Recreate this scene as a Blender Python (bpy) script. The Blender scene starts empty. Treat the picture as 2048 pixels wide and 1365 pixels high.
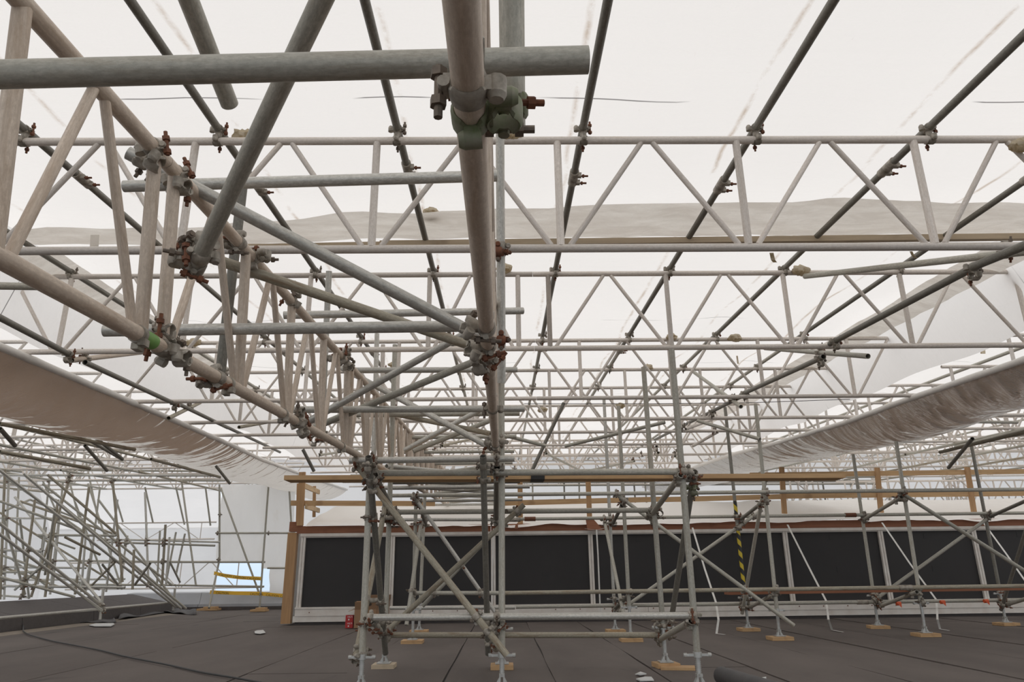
import bpy, math, random
from mathutils import Vector, Matrix, noise
random.seed(7)
C = bpy.context.scene.collection
SC = bpy.context.scene
PI = math.pi

# ------------------------------------------------------------------ camera
F, CX, CY = 1430.0, 1024.0, 682.5
CAM_H = 0.8
def _axes(vpx=1005.0, hy=1148.0, roll=-0.012):
    yc = Vector((vpx - CX, -(hy - CY), -F)).normalized()
    q = Vector((vpx + 1000 - CX, -(hy + roll * 1000 - CY), -F))
    xc = (q - yc * q.dot(yc)).normalized()
    return xc, yc, xc.cross(yc)
XC, YC, ZC = _axes()
ORG = Vector((0, 0, CAM_H))
camd = bpy.data.cameras.new('camera'); cam = bpy.data.objects.new('camera', camd); C.objects.link(cam)
camd.sensor_width = 36.0; camd.lens = F / 2048 * 36.0; camd.clip_start = 0.02; camd.clip_end = 300
R = Matrix((XC, YC, ZC))
cam.matrix_world = Matrix.Translation(ORG) @ R.to_4x4()
SC.camera = cam
def ray(px, py): return R @ Vector((px - CX, -(py - CY), -F))
def P(px, py, Y):
    d = ray(px, py); return ORG + d * (Y / d.y)
def PZ(px, py, z):
    d = ray(px, py); return ORG + d * ((z - CAM_H) / d.z)
def PX(px, py, x):
    d = ray(px, py); return ORG + d * (x / d.x)
def PW(px, py, w):                       # point where a 48.3 mm tube looks w pixels wide
    return ORG + ray(px, py) * (0.0483 / w)

# ------------------------------------------------------------------ world and exposure
SC.view_settings.view_transform = 'Standard'
SC.view_settings.look = 'None'
SC.view_settings.exposure = 0.0
SC.view_settings.gamma = 1.0
SC.view_settings.use_curve_mapping = False
W = bpy.data.worlds.new('sky'); SC.world = W; W.use_nodes = True
nt = W.node_tree; nt.nodes.clear()
wo = nt.nodes.new('ShaderNodeOutputWorld'); bg = nt.nodes.new('ShaderNodeBackground')
tc = nt.nodes.new('ShaderNodeTexCoord'); sp = nt.nodes.new('ShaderNodeSeparateXYZ'); rp = nt.nodes.new('ShaderNodeValToRGB')
mp = nt.nodes.new('ShaderNodeMapRange'); mp.inputs[1].default_value = -1; mp.inputs[2].default_value = 1
nt.links.new(tc.outputs['Generated'], sp.inputs[0]); nt.links.new(sp.outputs[2], mp.inputs[0])
nt.links.new(mp.outputs[0], rp.inputs[0]); nt.links.new(rp.outputs[0], bg.inputs[0]); nt.links.new(bg.outputs[0], wo.inputs[0])
e = rp.color_ramp.elements
e[0].position = 0.44; e[0].color = (.20, .21, .22, 1)
e[1].position = 1.0; e[1].color = (1.0, .985, .97, 1)
for pos, col in ((.47, (.60, .66, .74, 1)), (.50, (.60, .73, .87, 1)), (.55, (.84, .91, .97, 1)), (.61, (1.0, 1.0, 1.0, 1))):
    x = rp.color_ramp.elements.new(pos); x.color = col
bg.inputs[1].default_value = 1.16
SC.cycles.max_bounces = 10; SC.cycles.diffuse_bounces = 5; SC.cycles.transmission_bounces = 6
SC.cycles.use_denoising = True

# ------------------------------------------------------------------ materials
class NT:
    def __init__(s, name):
        s.m = bpy.data.materials.new(name); s.m.use_nodes = True
        s.t = s.m.node_tree; s.t.nodes.clear()
        s.out = s.n('ShaderNodeOutputMaterial')
    def n(s, typ, **kw):
        x = s.t.nodes.new(typ)
        for k, v in kw.items():
            if k.startswith('i'): x.inputs[int(k[1:])].default_value = v
            else: setattr(x, k, v)
        return x
    def l(s, a, b): s.t.links.new(a, b)
    def ramp(s, fac, stops):
        r = s.n('ShaderNodeValToRGB'); el = r.color_ramp.elements
        el[0].position, el[0].color = stops[0][0], stops[0][1]
        el[1].position, el[1].color = stops[-1][0], stops[-1][1]
        for p, c in stops[1:-1]:
            x = el.new(p); x.color = c
        s.l(fac, r.inputs[0]); return r.outputs[0]
    def noise(s, vec, scale, detail=4, rough=.55, dist=0):
        x = s.n('ShaderNodeTexNoise'); x.inputs['Scale'].default_value = scale
        x.inputs['Detail'].default_value = detail; x.inputs['Roughness'].default_value = rough
        x.inputs['Distortion'].default_value = dist
        if vec is not None: s.l(vec, x.inputs['Vector'])
        return x.outputs[0]
    def mapping(s, vec, sc):
        x = s.n('ShaderNodeMapping'); x.inputs['Scale'].default_value = sc
        s.l(vec, x.inputs['Vector']); return x.outputs[0]
    def mix(s, fac, a, b, mode='MIX'):
        x = s.n('ShaderNodeMix', data_type='RGBA', blend_type=mode)
        for inp, v in ((x.inputs[0], fac), (x.inputs[6], a), (x.inputs[7], b)):
            if isinstance(v, (int, float)): inp.default_value = v
            elif isinstance(v, tuple): inp.default_value = v
            else: s.l(v, inp)
        return x.outputs[2]
def g(v, a=1): return (v, v, v, a)
def c3(r, gg, b): return (r, gg, b, 1)

def tube_mat(name, c0, c1, stain, metal=.35, rough=.45, stain_amt=.5, bump=.15):
    k = NT(name); uv = k.n('ShaderNodeUVMap').outputs[0]
    oi = k.n('ShaderNodeObjectInfo')
    add = k.n('ShaderNodeVectorMath', operation='ADD'); k.l(uv, add.inputs[0])
    sc = k.n('ShaderNodeVectorMath', operation='SCALE'); cmb = k.n('ShaderNodeCombineXYZ')
    k.l(oi.outputs['Random'], cmb.inputs[2]); k.l(cmb.outputs[0], sc.inputs[0]); sc.inputs[3].default_value = 37
    k.l(sc.outputs[0], add.inputs[1]); v = add.outputs[0]
    n1 = k.noise(k.mapping(v, (9, 1.8, 1)), 1.6, 5, .65)
    n2 = k.noise(k.mapping(v, (9, 24, 1)), 2.0, 6, .75)
    n3 = k.noise(k.mapping(v, (4, 3.5, 1)), 1.3, 4, .65, .6)
    base = k.mix(k.ramp(n2, [(.36, g(0)), (.64, g(1))]), tuple(x * .86 for x in c0[:3]) + (1,), c1)
    base = k.mix(k.ramp(n1, [(.35, g(0)), (.7, g(.7))]), base, tuple(list(x * .78 for x in c0[:3]) + [1]))
    base = k.mix(k.ramp(n3, [(.5, g(0)), (.72, g(stain_amt))]), base, stain)
    hv = k.n('ShaderNodeMapRange'); k.l(oi.outputs['Random'], hv.inputs[0]); hv.inputs[3].default_value = .86; hv.inputs[4].default_value = 1.1
    vm = k.n('ShaderNodeVectorMath', operation='SCALE'); k.l(base, vm.inputs[0]); k.l(hv.outputs[0], vm.inputs[3])
    b = k.n('ShaderNodeBsdfPrincipled'); k.l(vm.outputs[0], b.inputs['Base Color'])
    b.inputs['Metallic'].default_value = metal
    rr = k.n('ShaderNodeMapRange'); k.l(n2, rr.inputs[0]); rr.inputs[3].default_value = rough - .12; rr.inputs[4].default_value = rough + .2
    k.l(rr.outputs[0], b.inputs['Roughness'])
    bp = k.n('ShaderNodeBump'); bp.inputs['Strength'].default_value = bump; bp.inputs['Distance'].default_value = .002
    k.l(n2, bp.inputs['Height']); k.l(bp.outputs[0], b.inputs['Normal'])
    k.l(b.outputs[0], k.out.inputs[0]); return k.m

def simple(name, col, col2=None, rough=.6, metal=0, scale=8, bump=.1, coord='Object', stretch=(1, 1, 1), detail=5):
    k = NT(name); v = k.n('ShaderNodeTexCoord').outputs[coord]
    v = k.mapping(v, stretch)
    n1 = k.noise(v, scale, detail, .6)
    b = k.n('ShaderNodeBsdfPrincipled')
    k.l(k.mix(k.ramp(n1, [(.3, g(0)), (.7, g(1))]), c3(*col), c3(*(col2 or [x * .8 for x in col]))), b.inputs['Base Color'])
    b.inputs['Roughness'].default_value = rough; b.inputs['Metallic'].default_value = metal
    bp = k.n('ShaderNodeBump'); bp.inputs['Strength'].default_value = bump; bp.inputs['Distance'].default_value = .005
    k.l(n1, bp.inputs['Height']); k.l(bp.outputs[0], b.inputs['Normal'])
    k.l(b.outputs[0], k.out.inputs[0]); return k.m

M = {}
M['alu'] = tube_mat('dull_aluminium', c3(.74, .675, .61), c3(.86, .80, .74), c3(.52, .41, .31), .08, .5, .35)
M['alu_dirty'] = tube_mat('dirty_aluminium', c3(.64, .53, .43), c3(.78, .67, .56), c3(.38, .265, .17), .08, .5, .6)
M['galv'] = tube_mat('galvanised_steel', c3(.50, .485, .44), c3(.74, .72, .665), c3(.36, .335, .28), .4, .36, .4)
M['steel'] = tube_mat('weathered_steel', c3(.42, .405, .345), c3(.60, .575, .505), c3(.28, .23, .16), .15, .48, .5)
M['dark'] = tube_mat('dark_steel', c3(.21, .20, .17), c3(.32, .305, .265), c3(.16, .13, .09), .15, .5, .5)
M['olive'] = tube_mat('mud_stained_steel', c3(.36, .325, .25), c3(.50, .455, .36), c3(.22, .145, .08), .08, .6, .8)
M['clamp'] = simple('coupler_steel', (.50, .455, .39), (.15, .13, .10), .5, .1, 24)
M['clampg'] = simple('green_painted_coupler', (.27, .25, .20), (.13, .165, .07), .6, .1, 26)
M['rust'] = simple('rusty_bolt', (.23, .085, .04), (.12, .06, .04), .8, .1, 60)
M['dullbolt'] = simple('dull_bolt', (.22, .17, .13), (.12, .10, .08), .6, .3, 60)
M['green'] = simple('green_spray_paint', (.22, .42, .11), (.14, .30, .08), .5, 0, 12)
M['rubber'] = simple('black_cable', (.05, .05, .05), None, .6, 0, 30)

def wood(name, a, b, axis=0, knots=.5):
    k = NT(name); v = k.n('ShaderNodeTexCoord').outputs['Object']
    st = [14, 14, 14]; st[axis] = .9
    n1 = k.noise(k.mapping(v, tuple(st)), 1.6, 6, .6, .8)
    n2 = k.noise(k.mapping(v, tuple(3 if i != axis else 2.2 for i in range(3))), 1.4, 3)
    base = k.mix(k.ramp(n1, [(.3, g(0)), (.7, g(1))]), c3(*a), c3(*b))
    base = k.mix(k.ramp(n2, [(.62, g(0)), (.75, g(knots))]), base, c3(b[0] * .45, b[1] * .4, b[2] * .35))
    p = k.n('ShaderNodeBsdfPrincipled'); k.l(base, p.inputs['Base Color']); p.inputs['Roughness'].default_value = .75
    bp = k.n('ShaderNodeBump'); bp.inputs['Strength'].default_value = .2; bp.inputs['Distance'].default_value = .002
    k.l(n1, bp.inputs['Height']); k.l(bp.outputs[0], p.inputs['Normal']); k.l(p.outputs[0], k.out.inputs[0]); return k.m
M['wood'] = wood('pine_lumber', (.62, .41, .215), (.47, .29, .145), 0)
M['woodv'] = wood('pine_post', (.53, .32, .16), (.40, .235, .115), 2)
M['woody'] = wood('pine_board', (.62, .45, .26), (.46, .31, .17), 1)
M['woodred'] = wood('red_brown_timber', (.36, .15, .08), (.24, .10, .055), 0)
M['woodgrey'] = wood('weathered_batten', (.62, .51, .37), (.48, .39, .28), 0)
M['carton'] = simple('brown_cardboard', (.36, .22, .13), (.30, .18, .10), .85, 0, 6)
M['redbox'] = simple('red_carton', (.52, .03, .03), (.42, .02, .02), .5, 0, 6)
M['ink_w'] = simple('white_ink', (.8, .8, .8), None, .6)
M['ink_k'] = simple('black_ink', (.02, .02, .02), None, .6)
M['panel'] = simple('black_fibre_board', (.023, .021, .021), (.029, .026, .026), .62, 0, 1.2, .02)
M['whitepaint'] = simple('worn_white_paint', (.80, .77, .72), (.68, .62, .56), .6, 0, 5, .1)
M['flash'] = simple('grey_metal_flashing', (.50, .515, .545), (.43, .445, .475), .35, .2, 2, .02)
M['felt_up'] = simple('dark_upstand_felt', (.085, .075, .073), (.105, .093, .09), .8, 0, 14, .3)
M['bitumen'] = simple('black_bitumen', (.028, .026, .026), None, .7, 0, 9)
M['felt_flap'] = simple('peeled_felt', (.07, .068, .07), (.10, .095, .095), .7, 0, 8, .4)
M['buff'] = simple('bare_deck', (.25, .21, .165), (.19, .16, .13), .85, 0, 5, .2)
M['paper'] = simple('white_paper', (.68, .69, .68), (.6, .61, .6), .7)
M['orange'] = simple('orange_plastic', (.80, .12, .03), None, .5)
M['yellow'] = simple('yellow_tape', (.95, .58, .05), (.90, .52, .05), .45)
M['plate'] = simple('zinc_base_plate', (.58, .58, .56), (.42, .42, .40), .4, .5, 30)

# roofing felt
k = NT('roofing_felt'); v = k.n('ShaderNodeTexCoord').outputs['Object']; oi = k.n('ShaderNodeObjectInfo')
n1 = k.noise(v, 260, 3, .7); n2 = k.noise(k.mapping(v, (1, .35, 1)), 1.3, 5, .6); n3 = k.noise(k.mapping(v, (1.2, .5, 1)), 1.0, 4, .6, .4)
base = k.mix(k.ramp(n2, [(.35, g(0)), (.65, g(1))]), c3(.105, .088, .079), c3(.140, .118, .106))
base = k.mix(k.ramp(n3, [(.66, g(0)), (.74, g(.75))]), base, c3(.055, .05, .048))
base = k.mix(.5, base, k.mix(n1, g(.55), g(1.35)), 'MULTIPLY')
b = k.n('ShaderNodeBsdfPrincipled'); k.l(base, b.inputs['Base Color']); b.inputs['Roughness'].default_value = .78
b.inputs['Specular IOR Level'].default_value = .4
bp = k.n('ShaderNodeBump'); bp.inputs['Strength'].default_value = .4; bp.inputs['Distance'].default_value = .002
k.l(n1, bp.inputs['Height']); k.l(bp.outputs[0], b.inputs['Normal']); k.l(b.outputs[0], k.out.inputs[0]); M['felt'] = k.m

def sheet_mat(name, tcol, dcol, tr, stains=True, gloss=.06, dirt=None, wr=.3):
    """thin plastic sheeting: translucent film with some surface gloss"""
    k = NT(name); v = k.n('ShaderNodeTexCoord').outputs['Object']
    sx = k.n('ShaderNodeSeparateXYZ'); k.l(v, sx.inputs[0])
    soft = k.noise(k.mapping(v, (.5, .35, .5)), 1.0, 3)
    spk = k.noise(k.mapping(v, (28, 6, 28)), 1.5, 5, .75)
    tc_, dc_ = c3(*tcol), c3(*dcol)
    tint = k.mix(k.ramp(soft, [(.3, g(0)), (.7, g(1))]), tc_, tuple(x * .975 for x in tcol) + (1,))
    if stains:
        spm = k.ramp(spk, [(.68, g(0)), (.78, g(.35))])
        tint = k.mix(spm, tint, c3(.55, .46, .38))
        # dirt lines rubbed off along the roof tubes, and the dark print of the sheet's weld seams
        wav = k.noise(k.mapping(v, (0, .9, 0)), 1.0, 3)
        ma = k.n('ShaderNodeMath', operation='MULTIPLY_ADD'); k.l(wav, ma.inputs[0]); ma.inputs[1].default_value = .12; k.l(sx.outputs[0], ma.inputs[2])
        a1 = k.n('ShaderNodeMath', operation='ADD'); k.l(ma.outputs[0], a1.inputs[0]); a1.inputs[1].default_value = 20 * 1.09 + .78
        md = k.n('ShaderNodeMath', operation='MODULO'); k.l(a1.outputs[0], md.inputs[0]); md.inputs[1].default_value = 1.09
        line = k.ramp(md.outputs[0], [(0.0, g(0)), (.20, g(0)), (.225, g(1)), (.25, g(0)), (1, g(0))])
        gate = k.ramp(k.noise(k.mapping(v, (2.5, 1.6, 1)), 1.0, 6, .75), [(.45, g(0)), (.62, g(.75))])
        mm = k.mix(1.0, line, gate, 'MULTIPLY'); lt = k.n('ShaderNodeMath', operation='LESS_THAN'); k.l(sx.outputs[0], lt.inputs[0]); lt.inputs[1].default_value = 4.3; mm = k.mix(1.0, mm, lt.outputs[0], 'MULTIPLY')
        tint = k.mix(mm, tint, c3(.50, .38, .28))
        b1 = k.n('ShaderNodeMath', operation='ADD'); k.l(sx.outputs[1], b1.inputs[0]); b1.inputs[1].default_value = 20 * 2.27 - 3.72
        m2 = k.n('ShaderNodeMath', operation='MODULO'); k.l(b1.outputs[0], m2.inputs[0]); m2.inputs[1].default_value = 2.27
        l2 = k.ramp(m2.outputs[0], [(0, g(0)), (.004, g(1)), (.010, g(1)), (.014, g(0)), (1, g(0))])
        g2 = k.ramp(k.noise(k.mapping(v, (1.0, .4, 1)), 1.1, 2, .5), [(.54, g(0)), (.62, g(.85))])
        tint = k.mix(k.mix(1.0, l2, g2, 'MULTIPLY'), tint, c3(.10, .09, .09))
    if dirt:
        dn = k.noise(k.mapping(v, dirt[0]), dirt[1], 6, .65, .6)
        tint = k.mix(k.ramp(dn, [(dirt[2], g(0)), (dirt[3], g(1))]), tint, c3(*dirt[4]))
    crk = k.noise(k.mapping(v, (1, 1, 1)), 3.0, 6, .6, 1.5)
    crk2 = k.noise(k.mapping(v, (.5, 5, 1)), 2.2, 5, .6, .7)
    ad = k.n('ShaderNodeMath', operation='ADD'); k.l(crk, ad.inputs[0]); k.l(crk2, ad.inputs[1])
    bp = k.n('ShaderNodeBump'); bp.inputs['Strength'].default_value = wr; bp.inputs['Distance'].default_value = .03; k.l(ad.outputs[0], bp.inputs['Height'])
    t = k.n('ShaderNodeBsdfTranslucent'); k.l(tint, t.inputs[0]); k.l(bp.outputs[0], t.inputs[1])
    d = k.n('ShaderNodeBsdfDiffuse'); k.l(k.mix(1.0, tint, dc_, 'MULTIPLY'), d.inputs[0]); k.l(bp.outputs[0], d.inputs[2])
    ms = k.n('ShaderNodeMixShader'); ms.inputs[0].default_value = 1 - tr; k.l(t.outputs[0], ms.inputs[1]); k.l(d.outputs[0], ms.inputs[2])
    gl = k.n('ShaderNodeBsdfGlossy'); gl.inputs['Roughness'].default_value = .22; k.l(bp.outputs[0], gl.inputs['Normal'])
    m3 = k.n('ShaderNodeMixShader'); m3.inputs[0].default_value = gloss; k.l(ms.outputs[0], m3.inputs[1]); k.l(gl.outputs[0], m3.inputs[2])
    k.l(m3.outputs[0], k.out.inputs[0]); return k.m
M['sheet'] = sheet_mat('white_shrink_wrap', (.97, .945, .925), (.75, .74, .73), .80)
M['wallsheet'] = sheet_mat('white_wall_wrap', (.97, .955, .95), (.80, .80, .80), .78, False, .05)
M['hang'] = sheet_mat('stained_hanging_wrap', (1.0, .985, .96), (.80, .79, .77), .84, False, .05, ((.5, .5, .5), 1.1, .55, .75, (.84, .79, .72)))
M['film'] = sheet_mat('grey_dirty_film', (.76, .715, .66), (.75, .74, .70), .76, False, .10, ((1, 3, 1), 2.0, .4, .7, (.92, .89, .84)), .8)
M['cover'] = sheet_mat('white_cover_sheet', (.97, .945, .915), (1, 1, .99), .12, False, .04, None, .5)
M['wad'] = sheet_mat('yellowed_wrap', (.80, .72, .58), (.8, .75, .62), .45, False, .12, ((1, 1, 1), 9, .5, .65, (.5, .38, .22)), .8)
M['strap'] = simple('white_webbing', (.75, .74, .71), (.65, .64, .60), .7, 0, 20)

# gutter sheet: brown underside, clean white farther back, white streaks towards the outer edge
k = NT('brown_gutter_sheet'); v = k.n('ShaderNodeTexCoord').outputs['Object']; uvn = k.n('ShaderNodeUVMap').outputs[0]
su = k.n('ShaderNodeSeparateXYZ'); k.l(uvn, su.inputs[0])
st = k.noise(k.mapping(uvn, (.9, 5.5, 1)), 1.5, 6, .62, .8)
far = k.n('ShaderNodeMapRange'); k.l(su.outputs[1], far.inputs[0]); far.inputs[1].default_value = 6.5; far.inputs[2].default_value = 15.5; far.inputs[3].default_value = -.24; far.inputs[4].default_value = .17
uo = k.n('ShaderNodeMapRange'); k.l(su.outputs[0], uo.inputs[0]); uo.inputs[1].default_value = .35; uo.inputs[2].default_value = 1.1; uo.inputs[3].default_value = -.04; uo.inputs[4].default_value = .17
ad0 = k.n('ShaderNodeMath', operation='ADD'); k.l(st, ad0.inputs[0]); k.l(far.outputs[0], ad0.inputs[1])
ad = k.n('ShaderNodeMath', operation='ADD'); k.l(ad0.outputs[0], ad.inputs[0]); k.l(uo.outputs[0], ad.inputs[1])
mask = k.ramp(ad.outputs[0], [(.46, g(0)), (.53, g(1))])
soft = k.noise(k.mapping(uvn, (1, 1, 1)), 1.2, 4)
brown = k.mix(soft, c3(.30, .215, .158), c3(.37, .275, .21))
col = k.mix(mask, brown, c3(.93, .89, .84))
fine = k.noise(k.mapping(uvn, (.8, 15, 1)), 2.2, 7, .7, .7)
bp = k.n('ShaderNodeBump'); bp.inputs['Strength'].default_value = 1.0; bp.inputs['Distance'].default_value = .10; k.l(fine, bp.inputs['Height'])
d = k.n('ShaderNodeBsdfDiffuse'); k.l(col, d.inputs[0]); k.l(bp.outputs[0], d.inputs[2])
t = k.n('ShaderNodeBsdfTranslucent'); k.l(col, t.inputs[0])
ms = k.n('ShaderNodeMixShader'); ms.inputs[0].default_value = .55; k.l(d.outputs[0], ms.inputs[1]); k.l(t.outputs[0], ms.inputs[2])
gl = k.n('ShaderNodeBsdfGlossy'); gl.inputs['Roughness'].default_value = .10; k.l(bp.outputs[0], gl.inputs['Normal'])
fr = k.n('ShaderNodeFresnel'); fr.inputs[0].default_value = 1.5; k.l(bp.outputs[0], fr.inputs[1])
m3 = k.n('ShaderNodeMixShader'); k.l(fr.outputs[0], m3.inputs[0]); k.l(ms.outputs[0], m3.inputs[1]); k.l(gl.outputs[0], m3.inputs[2])
k.l(m3.outputs[0], k.out.inputs[0]); M['gutter'] = k.m

# striped hazard tape
k = NT('black_yellow_tape'); uv = k.n('ShaderNodeUVMap').outputs[0]; s_ = k.n('ShaderNodeSeparateXYZ'); k.l(uv, s_.inputs[0])
ma = k.n('ShaderNodeMath', operation='MULTIPLY_ADD'); k.l(s_.outputs[0], ma.inputs[0]); ma.inputs[1].default_value = .16; k.l(s_.outputs[1], ma.inputs[2])
md = k.n('ShaderNodeMath', operation='MODULO'); k.l(ma.outputs[0], md.inputs[0]); md.inputs[1].default_value = .16
ml = k.n('ShaderNodeMath', operation='GREATER_THAN'); k.l(md.outputs[0], ml.inputs[0]); ml.inputs[1].default_value = .08
b = k.n('ShaderNodeBsdfPrincipled'); k.l(k.mix(ml.outputs[0], c3(.62, .47, .03), c3(.02, .02, .02)), b.inputs['Base Color']); b.inputs['Roughness'].default_value = .4
k.l(b.outputs[0], k.out.inputs[0]); M['hazard'] = k.m

# ------------------------------------------------------------------ mesh helpers
class MB:
    def __init__(s): s.v = []; s.f = []; s.uv = []
    def add(s, vs, fs, uvs=None):
        o = len(s.v); s.v += [Vector(x) for x in vs]; s.f += [tuple(i + o for i in f) for f in fs]
        s.uv += uvs if uvs else [[(0, 0)] * len(f) for f in fs]
        return s
    def box(s, c, d, rot=None):
        x, y, z = (q / 2 for q in d)
        vs = [Vector((a * x, b_ * y, cc * z)) for a in (-1, 1) for b_ in (-1, 1) for cc in (-1, 1)]
        if rot is not None: vs = [rot @ q for q in vs]
        vs = [q + Vector(c) for q in vs]
        return s.add(vs, [(0, 1, 3, 2), (4, 6, 7, 5), (0, 4, 5, 1), (2, 3, 7, 6), (0, 2, 6, 4), (1, 5, 7, 3)])
    def bar(s, p, q, w, h, up=Vector((0, 0, 1))):
        p, q = Vector(p), Vector(q); d = q - p; L = d.length; d.normalize()
        x = d.cross(up).normalized(); u = x.cross(d)
        return s.box((p + q) / 2, (w, L, h), Matrix((x, d, u)).transposed())
    def tube(s, p, q, r, n=16, hollow=.004, r2=None):
        p, q = Vector(p), Vector(q); d = (q - p); L = d.length; d.normalize()
        a = d.orthogonal().normalized(); b_ = d.cross(a); r2 = r if r2 is None else r2
        vs = []; fs = []; uv = []
        ring = [(a * math.cos(t) + b_ * math.sin(t)) for t in (2 * PI * i / n for i in range(n))]
        vs += [p + x * r for x in ring] + [q + x * r2 for x in ring]
        for i in range(n):
            j = (i + 1) % n
            fs.append((i, n + i, n + j, j)); u0, u1 = i / n, (i + 1) / n
            uv.append([(u0, 0), (u0, L), (u1, L), (u1, 0)])
        if hollow and L > .1:
            dep = min(.2, L * .4)
            vs += [p + x * (r - hollow) for x in ring] + [q + x * (r2 - hollow) for x in ring]
            vs += [p + d * dep + x * (r - hollow) for x in ring] + [q - d * dep + x * (r2 - hollow) for x in ring]
            for i in range(n):
                j = (i + 1) % n
                fs += [(i, j, 2 * n + j, 2 * n + i), (n + j, n + i, 3 * n + i, 3 * n + j),
                       (2 * n + i, 2 * n + j, 4 * n + j, 4 * n + i), (3 * n + j, 3 * n + i, 5 * n + i, 5 * n + j)]
                uv += [[(0, 0)] * 4] * 4
            fs += [tuple(range(4 * n, 5 * n)), tuple(reversed(range(5 * n, 6 * n)))]; uv += [[(0, 0)] * n] * 2
        else:
            fs += [tuple(range(n)), tuple(reversed(range(n, 2 * n)))]; uv += [[(0, 0)] * n] * 2
        return s.add(vs, fs, uv)
    def path(s, pts, r, n=8):
        for i in range(len(pts) - 1): s.tube(pts[i], pts[i + 1], r, n, 0)
        return s
    def ribbon(s, pts, side, t=.002):
        """flat strap through pts, half-width vector side, thickness t"""
        side = Vector(side)
        for i in range(len(pts) - 1):
            p, q = Vector(pts[i]), Vector(pts[i + 1]); n = (q - p).cross(side).normalized() * t
            vs = [p - side - n, p + side - n, q + side - n, q - side - n, p - side + n, p + side + n, q + side + n, q - side + n]
            s.add(vs, [(0, 1, 2, 3), (7, 6, 5, 4), (0, 4, 5, 1), (2, 6, 7, 3), (0, 3, 7, 4), (1, 5, 6, 2)])
        return s
    def mesh(s, name, mat, org=Vector((0, 0, 0)), smooth=True):
        me = bpy.data.meshes.new(name); me.from_pydata([q - org for q in s.v], [], s.f)
        if isinstance(mat, (list, tuple)):
            for m_ in mat: me.materials.append(m_)
        else: me.materials.append(mat)
        ul = me.uv_layers.new(name='UVMap'); flat = [c for f in s.uv for uvp in f for c in uvp]
        ul.data.foreach_set('uv', flat)
        if smooth:
            me.polygons.foreach_set('use_smooth', [len(f) == 4 for f in s.f]); 
            try: me.set_sharp_from_angle(angle=math.radians(40))
            except Exception: pass
        me.update(); return me

def tag(o, label=None, cat=None, group=None, kind=None):
    if label: o['label'] = label
    if cat: o['category'] = cat
    if group: o['group'] = group
    if kind: o['kind'] = kind
    return o
def empty(name, loc, *t):
    o = bpy.data.objects.new(name, None); o.empty_display_size = .1; o.location = loc; C.objects.link(o); return tag(o, *t)
def obj(name, mb, mat, parent=None, smooth=True, org=None):
    """link a mesh given in world coordinates; a child stays in its parent's frame"""
    po = world_loc(parent) if parent else Vector((0, 0, 0))
    if org is None: org = Vector(mb.v[0]) if not parent else po
    me = mb.mesh(name, M[mat] if isinstance(mat, str) else mat, org, smooth)
    o = bpy.data.objects.new(name, me); C.objects.link(o)
    if parent: o.parent = parent; o.location = org - po
    else: o.location = org
    return o
def world_loc(o):
    l = Vector(o.location)
    while o.parent: o = o.parent; l += Vector(o.location)
    return l
RT = .02415

TUBES = {}
CR = random.Random(11)
def half_clamp(mb, p, a, n, wr=.0295):
    """one half of a tube coupler: collar round axis a at p, with hinge knuckle and bolt ears"""
    a = a.normalized(); n = (n - a * n.dot(a)).normalized(); s = a.cross(n)
    N = 20; prof = ((-.024, -.0035), (-.018, .0005), (.018, .0005), (.024, -.0035)); vs = []; fs = []
    for i in range(N):
        t = 2 * PI * i / N; d = n * math.cos(t) + s * math.sin(t)
        k = .55 if abs(math.cos(t)) < .5 else 1
        for u, h in prof: vs.append(p + d * (wr + h) + a * u * k)
        vs += [p + d * (RT - .001) + a * .022 * k, p + d * (RT - .001) - a * .022 * k]
    for i in range(N):
        j = (i + 1) % N
        for q in range(6):
            q2 = (q + 1) % 6; fs.append((6 * i + q, 6 * j + q, 6 * j + q2, 6 * i + q2))
    mb.add(vs, fs)
    e = p + s * .041
    mb.tube(e - n * .013, e + n * .014, .0155, 10, 0); mb.tube(e - n * .022, e - n * .013, .011, 10, 0, .0155)
    h = p - s * .035
    mb.tube(h - a * .017, h + a * .017, .0095, 10, 0)
    rot = Matrix((s, a, n)).transposed()
    mb.box(p + s * .031, (.016, .026, .024), rot); mb.box(p - s * .030 + n * .006, (.012, .024, .020), rot)
def bolt_mb(mb, p, a, n):
    a = a.normalized(); n = (n - a * n.dot(a)).normalized(); s = a.cross(n)
    q = p + s * .043
    mb.tube(q - n * .035, q + n * .05, .0065, 8, 0)
    mb.tube(q + n * .018, q + n * .032, .0125, 6, 0); mb.tube(q - n * .03, q - n * .016, .0125, 6, 0)
def coupler(parent, p, a, p2, b, mat='clamp', name='coupler', flip=1):
    a, b = a.normalized(), b.normalized(); n = p2 - p
    if n.length < .02 or abs(n.normalized().dot(a)) > .9:
        n = a.cross(b)
        if n.length < .1: n = a.orthogonal()
        n = n.normalized() * flip; p2 = p + n * .052
    L = (p2 - p).length; n.normalize()
    mb = MB(); half_clamp(mb, p, a, n); half_clamp(mb, p2, b, -n)
    mid = (p + p2) / 2; hl = max(.008, L / 2 - .022); mb.tube(mid - n * hl, mid + n * hl, .019, 12, 0)
    o = obj(name, mb, mat, parent)
    for pp, aa, nn in ((p, a, -n), (p2, b, n)):
        bb = MB(); bolt_mb(bb, pp, aa, nn); obj('bolt', bb, 'rust' if CR.random() < .5 else 'dullbolt', o)
    return o
def tube(key, p, q, mat='steel', label=None, group=None, r=RT, name='scaffold_tube', n=18, cat='tube', hollow=.004):
    p, q = Vector(p), Vector(q)
    o = empty(name, p, label or 'grey steel scaffold tube', cat, group)
    obj('tube_body', MB().tube(p, q, r, n, hollow), mat, o)
    if key: TUBES[key] = (o, p, q)
    return o
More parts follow.
